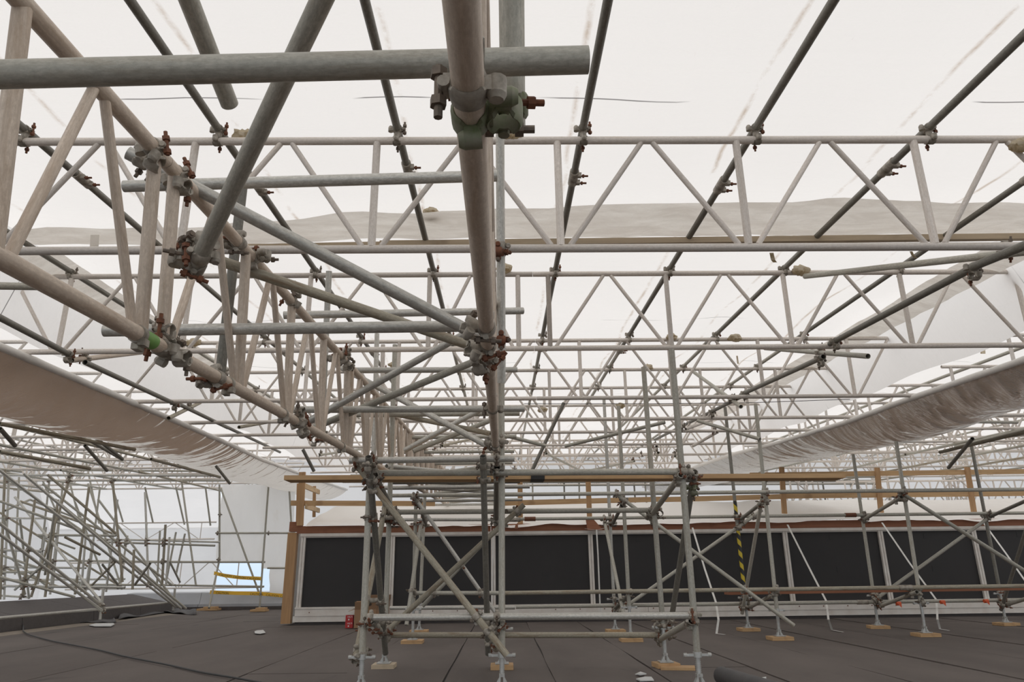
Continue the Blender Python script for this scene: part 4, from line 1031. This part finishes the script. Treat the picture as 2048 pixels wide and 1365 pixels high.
# white sheet over the box
def cov(x, y):
    t = (y - 12.98) / 3.2
    z = 1.63 + .60 * math.sin(min(1, t) * PI / 2) + .05 * noise.noise((x * .9, y * .8, 2)) + .025 * noise.noise((x * 3, y * 2, 5))
    if t < .02: z -= .03 * noise.noise((x * 1.7, 0, 0)) + .02
    return z
mb = sheet_grid(frange(-3.45, 12, 150), [12.98, 13.0] + frange(13.08, 17.0, 24), cov)
o = obj('cover_sheet', mb, 'cover', None, True, Vector((0, 0, 0))); tag(o, 'white cover sheet draped over the dark panelled box', 'sheet')
# timber rails on the box
def stud(px, y0, y1, Y, w=.089, d=.038, lab='', mat='woodv'):
    a, b_ = P(px[0], y0, Y), P(px[1], y1, Y)
    o = obj('timber_post', MB().bar(a, b_, w, d, Vector((0, 1, 0))), mat, None, False); tag(o, lab, 'post', None); return o
def rail(a, b_, lab, h=.089, mat='wood', w=.038):
    o = obj('timber_rail', MB().bar(a, b_, w, h), mat, None, False); tag(o, lab, 'rail'); return o
stud((605, 600), 945, 1052, 13.0, .11, .05, 'stout rail post at the left end of the box')
stud((597, 595), 968, 1050, 13.4, .05, .05, 'thin rail post behind the left end post')
stud((629, 628), 973, 1035, 15.3, .06, .04, 'far left rail post at the back of the box')
stud((1040, 1041), 960, 1060, 13.1, .089, .04, 'rail post right of the middle scaffold posts')
stud((1176, 1180), 958, 1060, 13.1, .089, .04, 'rail post beside the white strap')
stud((1563, 1569), 935, 1028, 13.3, .089, .04, 'rail post behind the striped pole')
stud((1754, 1762), 936, 1026, 13.3, .089, .04, 'rail post second from the right edge')
stud((1934, 1948), 935, 1026, 13.3, .089, .04, 'rail post nearest the right edge')
rail(P(582, 1007, 13.05), P(870, 1008, 13.05), 'mid rail at the left end of the box')
rail(P(1006, 1007, 13.1), P(1330, 999, 13.1), 'mid rail between the middle posts and the right tower leg')
rail(P(1330, 1000, 13.12), P(1562, 994, 13.3), 'mid rail behind the striped pole')
rail(P(1562, 993, 13.35), P(2100, 987, 13.3), 'mid rail at the far right')
rail(P(1500, 951, 13.3), P(2100, 943, 13.35), 'top rail at the far right above the cover sheet')
rail(P(608, 972, 13.0), P(638, 985, 15.3), 'upper end rail returning at the left of the box', mat='woody')
rail(P(612, 1013, 13.0), P(638, 1022, 15.3), 'lower end rail returning at the left of the box', mat='woody')
# red-brown brackets
for n_, (pts, lab) in enumerate([([(1172, 1040), (1188, 1040), (1206, 1061), (1175, 1061)], 'triangular red-brown bracket at the foot of a rail post'), ([(1029, 1058), (1031, 1050), (1036, 1046), (1036, 1058)], 'curled red-brown bracket at a rail post foot'), ([(842, 1030), (848, 1030), (850, 1057), (838, 1057)], 'red-brown block under the cover sheet left of centre')]):
    fr = [P(a, b_, 12.93) for a, b_ in pts]; bk = [q + Vector((0, .04, 0)) for q in fr]; m_ = len(pts)
    o = obj('wood_bracket', MB().add(fr + bk, [tuple(range(m_)), tuple(reversed(range(m_, 2 * m_)))] + [(i, i + m_, (i + 1) % m_ + m_, (i + 1) % m_) for i in range(m_)]), 'woodred', None, False); tag(o, lab, 'bracket')

# white straps
def strap(pts, lab, w=.012):
    o = obj('webbing_strap', MB().ribbon([P(*q) for q in pts], (w, 0, 0), .0012), 'strap'); tag(o, lab, 'strap')
strap([(1193, 1060, 12.9), (1196, 1110, 12.85), (1200, 1210, 12.8), (1201, 1224, 12.8)], 'white strap hanging straight over the third white frame post')
strap([(1170, 1058, 12.9), (1193, 1061, 12.88), (1209, 1057, 12.9)], 'short white strap tied level over the bracket', .008)
strap([(987, 1058, 12.9), (985, 1130, 12.85), (984, 1213, 12.8)], 'white strap hanging behind the middle posts')
def strap2(pts, lab):
    q = [P(*p) for p in pts[:3]] + [PZ(p[0], p[1], p[2]) for p in pts[3:]]
    o = obj('webbing_strap', MB().ribbon(q, (.015, 0, 0), .0012), 'strap'); tag(o, lab, 'strap')
strap2([(1385, 1056, 12.9), (1410, 1140, 12.2), (1432, 1206, 11.4), (1437, 1240, .18), (1433, 1268, .012), (1449, 1270, .012)], 'white strap slanting from the cover to the floor behind the front right post')
strap2([(1575, 1050, 12.9), (1615, 1130, 12.0), (1652, 1202, 11.2), (1657, 1240, .16), (1664, 1261, .012), (1686, 1265, .012)], 'white strap slanting down right of the striped pole')
strap2([(1764, 1046, 12.9), (1820, 1128, 12.0), (1873, 1201, 11.2), (1875, 1240, .14), (1880, 1259, .012), (1898, 1262, .012)], 'white strap slanting down across the right tower')
strap2([(1964, 1042, 12.9), (2010, 1105, 12.0), (2080, 1205, 11.2), (2082, 1235, .1)], 'white strap leaving the picture at the right edge')
# orange tags on the lower ledger
for x, y, lab in ((1797, 1208, 'left of three orange tags on the lower third-row ledger'), (1885, 1205, 'middle of three orange tags on the lower third-row ledger'), (1972, 1203, 'right of three orange tags on the lower third-row ledger')):
    p = P(x, y, 10.72); mb = MB().tube(p + Vector((-.03, 0, 0)), p + Vector((.03, 0, 0)), .026, 10, 0); mb.add([p + Vector((-.028, -.028, 0)), p + Vector((.028, -.028, 0)), p + Vector((.02, -.035, -.055)), p + Vector((-.028, -.026, 0)), p + Vector((.028, -.026, 0)), p + Vector((.02, -.033, -.055))], [(0, 2, 1), (3, 4, 5), (0, 3, 5, 2), (1, 2, 5, 4)])
    o = obj('orange_tag', mb, 'orange'); tag(o, lab, 'tag')

# ------------------------------------------------------------------ cartons on the roof
def carton(c, d, ang, label, mat, flaps=True, text=None):
    root = empty('cardboard_box' if mat == 'carton' else 'red_box', c, label, 'box', None)
    rot = Matrix.Rotation(ang, 3, 'Z'); x, y, z = d; t = .004; c = Vector(c)
    mb = MB()
    def lb(cc, dd, r2=None): mb.box(c + rot @ Vector(cc), dd, rot if r2 is None else rot @ r2)
    lb((0, 0, t / 2), (x, y, t)); lb((-x / 2, 0, z / 2), (t, y, z)); lb((x / 2, 0, z / 2), (t, y, z)); lb((0, -y / 2, z / 2), (x, t, z)); lb((0, y / 2, z / 2), (x, t, z))
    if not flaps: lb((0, 0, z - t / 2), (x, y, t))
    obj('carton_body', mb, mat, root, False)
    if flaps:
        for s, ax in ((-1, 'x'), (1, 'x'), (-1, 'y'), (1, 'y')):
            mb = MB(); an = math.radians(55 + 25 * s)
            if ax == 'x': cc = Vector((s * (x / 2 + .05 * math.cos(an)), 0, z + .05 * math.sin(an) * (1 if s > 0 else -.6))); dd = (.12, y, t); r2 = Matrix.Rotation(-s * an if s > 0 else -an * .6, 3, 'Y')
            else: cc = Vector((0, s * (y / 2 + .03), z + .055)); dd = (x, t, .12); r2 = Matrix.Rotation(-s * .4, 3, 'X')
            mb.box(c + rot @ cc, dd, rot @ r2); obj('flap', mb, mat, root, False)
    return root
b0 = PZ(727, 1259, 0); carton((b0.x, b0.y + .15, .012), (.34, .24, .28), .12, 'open brown cardboard box on the roof behind the front left post', 'carton')
b1 = PZ(752, 1252, 0); carton((b1.x + .02, b1.y + .25, .012), (.30, .28, .36), -.1, 'taller cardboard box behind the open box', 'carton')
r0 = PZ(697, 1259, 0)
for i, z in enumerate((.012, .108)):
    rt_ = carton((r0.x, r0.y + .06, z), (.115, .09, .094), .03, '%s small red box beside the cardboard boxes' % ('lower' if i == 0 else 'upper'), 'redbox', False)
    o = text_mesh('HILTI', .034, 'ink_w', 'CENTER'); o.parent = rt_; o.location = (.012, -.0485, .058); o.rotation_euler = (PI / 2, 0, .03)
    obj('white_label', MB().box(Vector((r0.x - .02, r0.y + .0135, z + .03)), (.045, .002, .022)), 'ink_w', rt_, False)

# ------------------------------------------------------------------ on the roof deck
def sheet_of(pts, lab, mat='paper', nm='paper_sheet', cat='paper', h=.010):
    q = [PZ(x, y, .014) for x, y in pts]; m_ = len(q); c = sum(q, Vector()) / m_
    top = [p + Vector((0, 0, h + .012 * noise.noise(p * 9))) for p in q]
    mb = MB().add(q + top + [c + Vector((0, 0, h * 2.2))], [(i, (i + 1) % m_, (i + 1) % m_ + m_, i + m_) for i in range(m_)] + [(i + m_, (i + 1) % m_ + m_, 2 * m_) for i in range(m_)] + [tuple(reversed(range(m_)))])
    o = obj(nm, mb, mat, None, False); tag(o, lab, cat)
sheet_of([(178, 1252), (192, 1248), (226, 1248), (229, 1250), (222, 1254), (190, 1254)], 'white paper board lying by the left parapet')
sheet_of([(509, 1265), (514, 1263), (526, 1263), (531, 1267), (520, 1269), (510, 1268)], 'small torn white paper left of the dark box')
sheet_of([(1272, 1360), (1290, 1357), (1303, 1357), (1308, 1363), (1280, 1364)], 'white scrap at the bottom edge right of centre')
sheet_of([(1270, 1350), (1282, 1348), (1293, 1350), (1280, 1352)], 'small white scrap just above the bottom edge')
cab = [(42, 1228, .15), (45, 1246, .10), (46, 1263, .02), (62, 1272, .02), (110, 1284, .02), (200, 1302, .02), (300, 1324, .02), (420, 1348, .02), (560, 1372, .02), (700, 1392, .02)]
pts = []
q = [PZ(a, b_, c_) for a, b_, c_ in cab]
for i in range(len(q) - 1):
    for j in range(6):
        t = j / 6; p = q[i].lerp(q[i + 1], t); p.x += .02 * noise.noise((i + t, 5, 1)); p.y += .05 * noise.noise((i * 1.1 + t, 9, 1)) if i > 2 else 0; pts.append(p)
pts.append(q[-1]); o = obj('electric_cable', MB().path(pts, .0085, 8), 'rubber'); tag(o, 'dark cable snaking across the roof from the left parapet rail', 'cable')
mb = MB().tube(PZ(1443, 1352, .07), PZ(1600, 1400, .07), .062, 24, .02); o = obj('felt_roll', mb, 'felt_flap'); tag(o, 'dark roll lying at the bottom edge right of centre', 'roll')
sheet_of([(1500, 1368), (1520, 1360), (1533, 1359), (1528, 1366), (1512, 1372)], 'pale crumpled scrap beside the dark roll')

# ------------------------------------------------------------------ far left: scaffolding outside the parapet
def atd(x, y, Y): return P(x, y, Y)
rail_t = tube('lr', P(-20, 1239, 10.95), P(350, 1205, 16.95), 'galv', 'long galvanised rail tube in front of the left parapet', None, n=18)
TL = [  # x0,y0,Y0,x1,y1,Y1
    (-10, 1062, 11.4, 204, 1222, 13.85, 'galv', 'lower of three long tubes falling right to the parapet coupler'),
    (-10, 1040, 11.5, 206, 1214, 13.95, 'galv', 'middle of three long tubes falling right to the parapet coupler'),
    (30, 995, 14.8, 208, 1212, 14.05, 'galv', 'steeper long tube falling right to the parapet coupler'),
    (-5, 938, 12.2, 352, 1215, 16.7, 'galv', 'uppermost long brace falling right to the parapet corner'),
    (48, 949, 13, 362, 1218, 16.8, 'galv', 'second long brace falling right to the parapet corner'),
    (110, 1000, 14, 372, 1218, 16.9, 'steel', 'third long brace falling right to the parapet corner'),
    (85, 968, 15.5, 345, 1172, 17, 'steel', 'brace running close behind the corner braces'),
    (196, 999, 17, 340, 1190, 17.5, 'steel', 'steep brace behind the corner braces'),
    (207, 1177, 13.9, 200, 1240, 13.9, 'galv', 'short upright at the parapet coupler'),
    (350, 1178, 16.8, 346, 1222, 16.8, 'galv', 'short upright at the parapet corner'),
]
for i, (a, b_, c_, d, e_, f, mt, lab) in enumerate(TL): tube('tl%d' % i, P(a, b_, c_), P(d, e_, f), mt, lab, None, n=14)
clamp_px('tl8', 203, 1212, XA, (0, -1, 0)); clamp_px('tl8', 204, 1222, YA, (1, 0, 0)); clamp_px('tl9', 348, 1208, XA, (0, -1, 0))
VS = [(10, 940, 0, 1200), (20, 900, 8, 1200), (38, 955, 30, 1150), (70, 1000, 45, 1195), (100, 950, 76, 1168), (92, 1055, 75, 1170), (116, 1000, 90, 1195), (126, 965, 105, 1180), (142, 950, 62, 1195), (122, 1000, 100, 1190),
      (178, 975, 150, 1190), (172, 1065, 162, 1185), (200, 975, 175, 1180), (186, 1080, 170, 1190), (235, 1000, 212, 1185), (255, 1072, 238, 1178), (268, 1100, 265, 1180), (320, 1062, 314, 1170), (331, 1050, 324, 1170), (339, 1075, 332, 1172), (225, 960, 245, 1165), (176, 968, 244, 1180), (290, 985, 297, 1172)]
for i, (a, b_, c_, d) in enumerate(sorted(VS)):
    Y = (14.5, 16.5, 18.5)[i % 3]; tube('vs%d' % i, P(a, b_, Y), P(c_, d, Y), ('olive', 'galv', 'steel')[i % 3], 'upright outside the left parapet, %s from the left by its head' % nth(i), 'uprights outside the left parapet', n=10)
HS = [(0, 940, 420, 943), (0, 951, 470, 952), (0, 962, 450, 962), (0, 1037, 168, 1038), (75, 1071, 232, 1072), (0, 1101, 85, 1103), (96, 1122, 430, 1125), (0, 1135, 172, 1137), (0, 1145, 74, 1145), (0, 1161, 250, 1159), (5, 1173, 250, 1176), (200, 1079, 440, 1085), (140, 1170, 350, 1171), (0, 1192, 60, 1196), (215, 1085, 430, 1092)]
for i, (a, b_, c_, d) in enumerate(sorted(HS, key=lambda q: q[1])):
    Y = (17.5, 15.5, 19)[i % 3]; tube('hs%d' % i, P(a, b_, Y), P(c_, d, Y), 'galv' if i % 2 else 'steel', 'level tube outside the left parapet, %s from the top' % nth(i), 'level tubes outside the left parapet', n=10)
DS = [(0, 1026, 232, 1168), (0, 1003, 170, 1065), (10, 955, 172, 1068), (40, 1003, 232, 1070), (0, 1110, 200, 1180), (0, 1155, 150, 1195), (95, 950, 232, 1068), (0, 1133, 120, 1175), (75, 1071, 150, 1098), (60, 1000, 160, 1040), (10, 1022, 60, 1000), (96, 1122, 30, 1180), (230, 1125, 180, 1175), (130, 1075, 200, 1110), (40, 1040, 58, 1198), (6, 1035, 50, 1190), (110, 1020, 90, 1150), (150, 1005, 205, 1150), (300, 1128, 270, 1170), (340, 1125, 360, 1165), (205, 1130, 236, 1170), (25, 1120, 90, 1170)]
for i, (a, b_, c_, d) in enumerate(sorted(DS, key=lambda q: q[1])):
    Y = (14, 16, 18)[i % 3]; tube(None, P(a, b_, Y), P(c_, d, Y + .8), 'olive' if i % 4 == 0 else 'steel', 'diagonal outside the left parapet, %s from the top by its left end' % nth(i), 'diagonals outside the left parapet', n=10)
# couplers of the far scaffold, where uprights and level tubes cross
for i, (a, b_, c_, d) in enumerate(sorted(VS)):
    for (e0, f0, e1, f1) in HS:
        if i % 2 == 0 or not (b_ < (f0 + f1) / 2 < d): continue
        y = (f0 + f1) / 2; x = a + (c_ - a) * (y - b_) / (d - b_)
        if e0 < x < e1 and rr.random() < .7: clamp_px('vs%d' % i, x, y, XA, (0, -1, 0))
# frames standing at the back edge, either side of the opening
BT = [(439, 970, 19.04, 439, 1125, 19.04), (438, 1125, 19.04, 418, 1217, 18.1), (537, 972, 19.04, 519, 1218, 18.59), (578, 972, 19.04, 584, 1070, 19.04)]
for i, (a, b_, c_, d, e_, f) in enumerate(BT): tube('bt%d' % i, P(a, b_, c_), P(d, e_, f), 'steel', ['upper left upright holding the hanging sheet', 'lower left upright of the opening, taped', 'right upright of the opening, taped', 'dark upright by the timber corner post'][i], None, n=12)
for a, b_, c_, d, lab in ((432, 1067, 590, 1067, 'level tube across the hanging sheet'), (300, 1125, 530, 1125, 'level tube along the foot of the hanging sheet'), (330, 1171, 528, 1174, 'level tube crossing the opening'), (535, 1137, 580, 1137, 'short level tube right of the opening'), (442, 978, 520, 1192, 'long slanting tube falling across the hanging sheet'), (362, 955, 392, 1172, 'dark slanting tube in front of the sloping wrap'), (352, 1065, 333, 1160, 'upright left of the hanging sheet'), (370, 1068, 352, 1150, 'thin upright left of the hanging sheet')):
    tube(None, P(a, b_, 18.93), P(c_, d, 18.87), 'steel', lab, None, n=12)
for x, y in ((440, 1030), (435, 1067), (437, 1120), (537, 1067), (525, 1125), (522, 1190)):
    coupler(TUBES['bt2' if x > 480 else 'bt0'][0], P(x, y, 18.93), ZA, P(x, y, 18.87), XA)
# lattice beams on the back wall
r_ = empty('lattice_beam', P(330, 1050, 20.5), 'thin lattice beam on the back wall above the uprights', 'beam', None)
a0 = P(200, 1046, 20.5); b0_ = P(432, 1054, 20.5); beam_parts(r_, a0.x, b0_.x, .45, 1.5, b0_.x - .4, (0, 20.5, a0.z - .02), n=8, rd=.012, rv=.012, rc=.02)
r_ = empty('lattice_beam', P(330, 1126, 20.5), 'thin lattice beam low on the back wall crossing the opening', 'beam', None)
a0 = P(140, 1124, 20.5); b0_ = P(530, 1126, 20.5); beam_parts(r_, a0.x, b0_.x, .68, 1.55, P(478, 1126, 20.5).x, (0, 20.5, a0.z - .04), n=8, rd=.015, rv=.015, rc=.022)
for i, (a, b_, c_, d) in enumerate(((120, 890, 160, 1045), (165, 890, 198, 1048), (222, 965, 246, 1045), (290, 975, 306, 1046), (352, 975, 369, 1050), (411, 975, 421, 1052), (60, 905, 120, 1040))):
    tube(None, P(a, b_, 20), P(c_, d, 20.3), 'steel', 'rafter tube against the sloping wrap of the back wall, %s from the left' % NUM[i], 'rafter tubes on the sloping wrap', n=10)
# hanging sheets round the opening
def hang(pts, lab, amp=.04, seed=0, mat='hang'):
    a, b_, c_, d = (Vector(q) for q in pts); nu, nv = 40, 40; vs = []
    for j in range(nv + 1):
        for i in range(nu + 1):
            u, w = i / nu, j / nv; q = (a * (1 - u) + b_ * u) * (1 - w) + (d * (1 - u) + c_ * u) * w
            q.y += amp * noise.noise((q.x * 2, q.z * 2, seed)) + amp * .5 * noise.noise((q.x * 6, q.z * 2.5, seed)); 
            if i in (0, nu): q.x += .035 * noise.noise((q.z * 3, seed, 1))
            vs.append(q)
    fs = [(j * (nu + 1) + i, j * (nu + 1) + i + 1, (j + 1) * (nu + 1) + i + 1, (j + 1) * (nu + 1) + i) for j in range(nv) for i in range(nu)]
    o = obj('hanging_sheet', MB().add(vs, fs), mat); tag(o, lab, 'sheet'); return o
hang((P(430, 1126, 19.21), P(525, 1126, 19.21), P(528, 1068, 19.21), P(436, 1068, 19.21)), 'lower left panel of the stained hanging sheet above the opening', seed=1)
hang((P(434, 1070, 19.26), P(530, 1070, 19.26), P(540, 970, 19.26), P(446, 970, 19.26)), 'upper left panel of the stained hanging sheet', seed=2)
hang((P(522, 1138, 19.32), P(586, 1138, 19.32), P(590, 970, 19.32), P(532, 970, 19.32)), 'right panel of the hanging sheet beside the timber corner', seed=3)
hang((P(538, 1188, 19.26), P(584, 1188, 19.26), P(586, 1134, 19.26), P(540, 1134, 19.26)), 'small sheet panel right of the opening', seed=4, amp=.02)
# caution tape
def tapeobj(pts, lab, words):
    q = [P(*p) for p in pts]; mb = MB()
    for i in range(len(q) - 1):
        a, b_ = q[i], q[i + 1]; h = Vector((0, 0, .042)); n = Vector((0, .002, 0))
        mb.add([a - h, b_ - h, b_ + h, a + h, a - h + n, b_ - h + n, b_ + h + n, a + h + n], [(0, 1, 2, 3), (7, 6, 5, 4), (0, 4, 5, 1), (3, 2, 6, 7)])
    o = obj('caution_tape', mb, 'yellow', None, False); tag(o, lab, 'tape')
    for x, y, Y, x2, y2 in words:
        p = P(x, y, Y) + Vector((0, -.012, -.018)); e_ = P(x2, y2, Y) - P(x, y, Y)
        t = text_mesh('CAUTION', .07, 'ink_k'); t.parent = o; t.location = p - Vector(o.location); t.rotation_euler = (PI / 2, -math.atan2(e_.z, e_.x), 0)
tapeobj([(428, 1147, 18.76), (450, 1152, 18.73), (480, 1156, 18.70), (522, 1158, 18.65)], 'upper yellow caution tape across the opening', [(438, 1151, 18.66, 460, 1153), (466, 1155, 18.64, 488, 1157), (494, 1158, 18.61, 512, 1159)])
tapeobj([(420, 1185, 18.70), (470, 1187, 18.68), (520, 1188, 18.65), (584, 1194, 18.59)], 'lower yellow caution tape across the opening', [(432, 1187, 18.64, 455, 1188), (500, 1189, 18.59, 522, 1190), (532, 1191, 18.57, 552, 1193), (560, 1194, 18.55, 580, 1196)])
for i, (x, y, w, h, lab) in enumerate(((418, 1220, .5, .04, 'timber block pair under the left upright of the opening'), (519, 1222, .36, .035, 'dark block under the right upright of the opening'))):
    p = PZ(x, y, .03); o = obj('sole_board', MB().box((p.x, p.y, .035), (w, .3, .045)).box((p.x + .05, p.y - .02, .08), (w * .6, .22, .04)), 'wood', None, False); tag(o, lab, 'board')
# far posts behind the box in front of the back wall
for i, (x, y0, y1) in enumerate(((1065, 968, 1005), (1128, 965, 1012), (1158, 960, 1040), (1268, 968, 1010), (1290, 966, 1010), (1395, 990, 1012), (1560, 985, 1012), (1645, 965, 1013), (1700, 960, 1013), (1775, 990, 1010), (1840, 985, 1010))):
    tube(None, P(x, y0, 20.5), P(x + (x - 1005) * .012, y1, 20.5), 'dark' if i % 2 else 'steel', 'far upright before the back wall, %s from the left' % (NUM + ['eleventh'])[i], 'far uprights before the back wall', n=10)
for i, (y, Y) in enumerate(((966, 20.4), (972, 19.0), (958, 18.2))):
    tube(None, P(1010, y, Y), P(1760, y - 4, Y), 'steel', 'level tube high on the back wall, %s from the top' % ('second', 'third', 'first')[i], 'level tubes on the back wall', n=10)
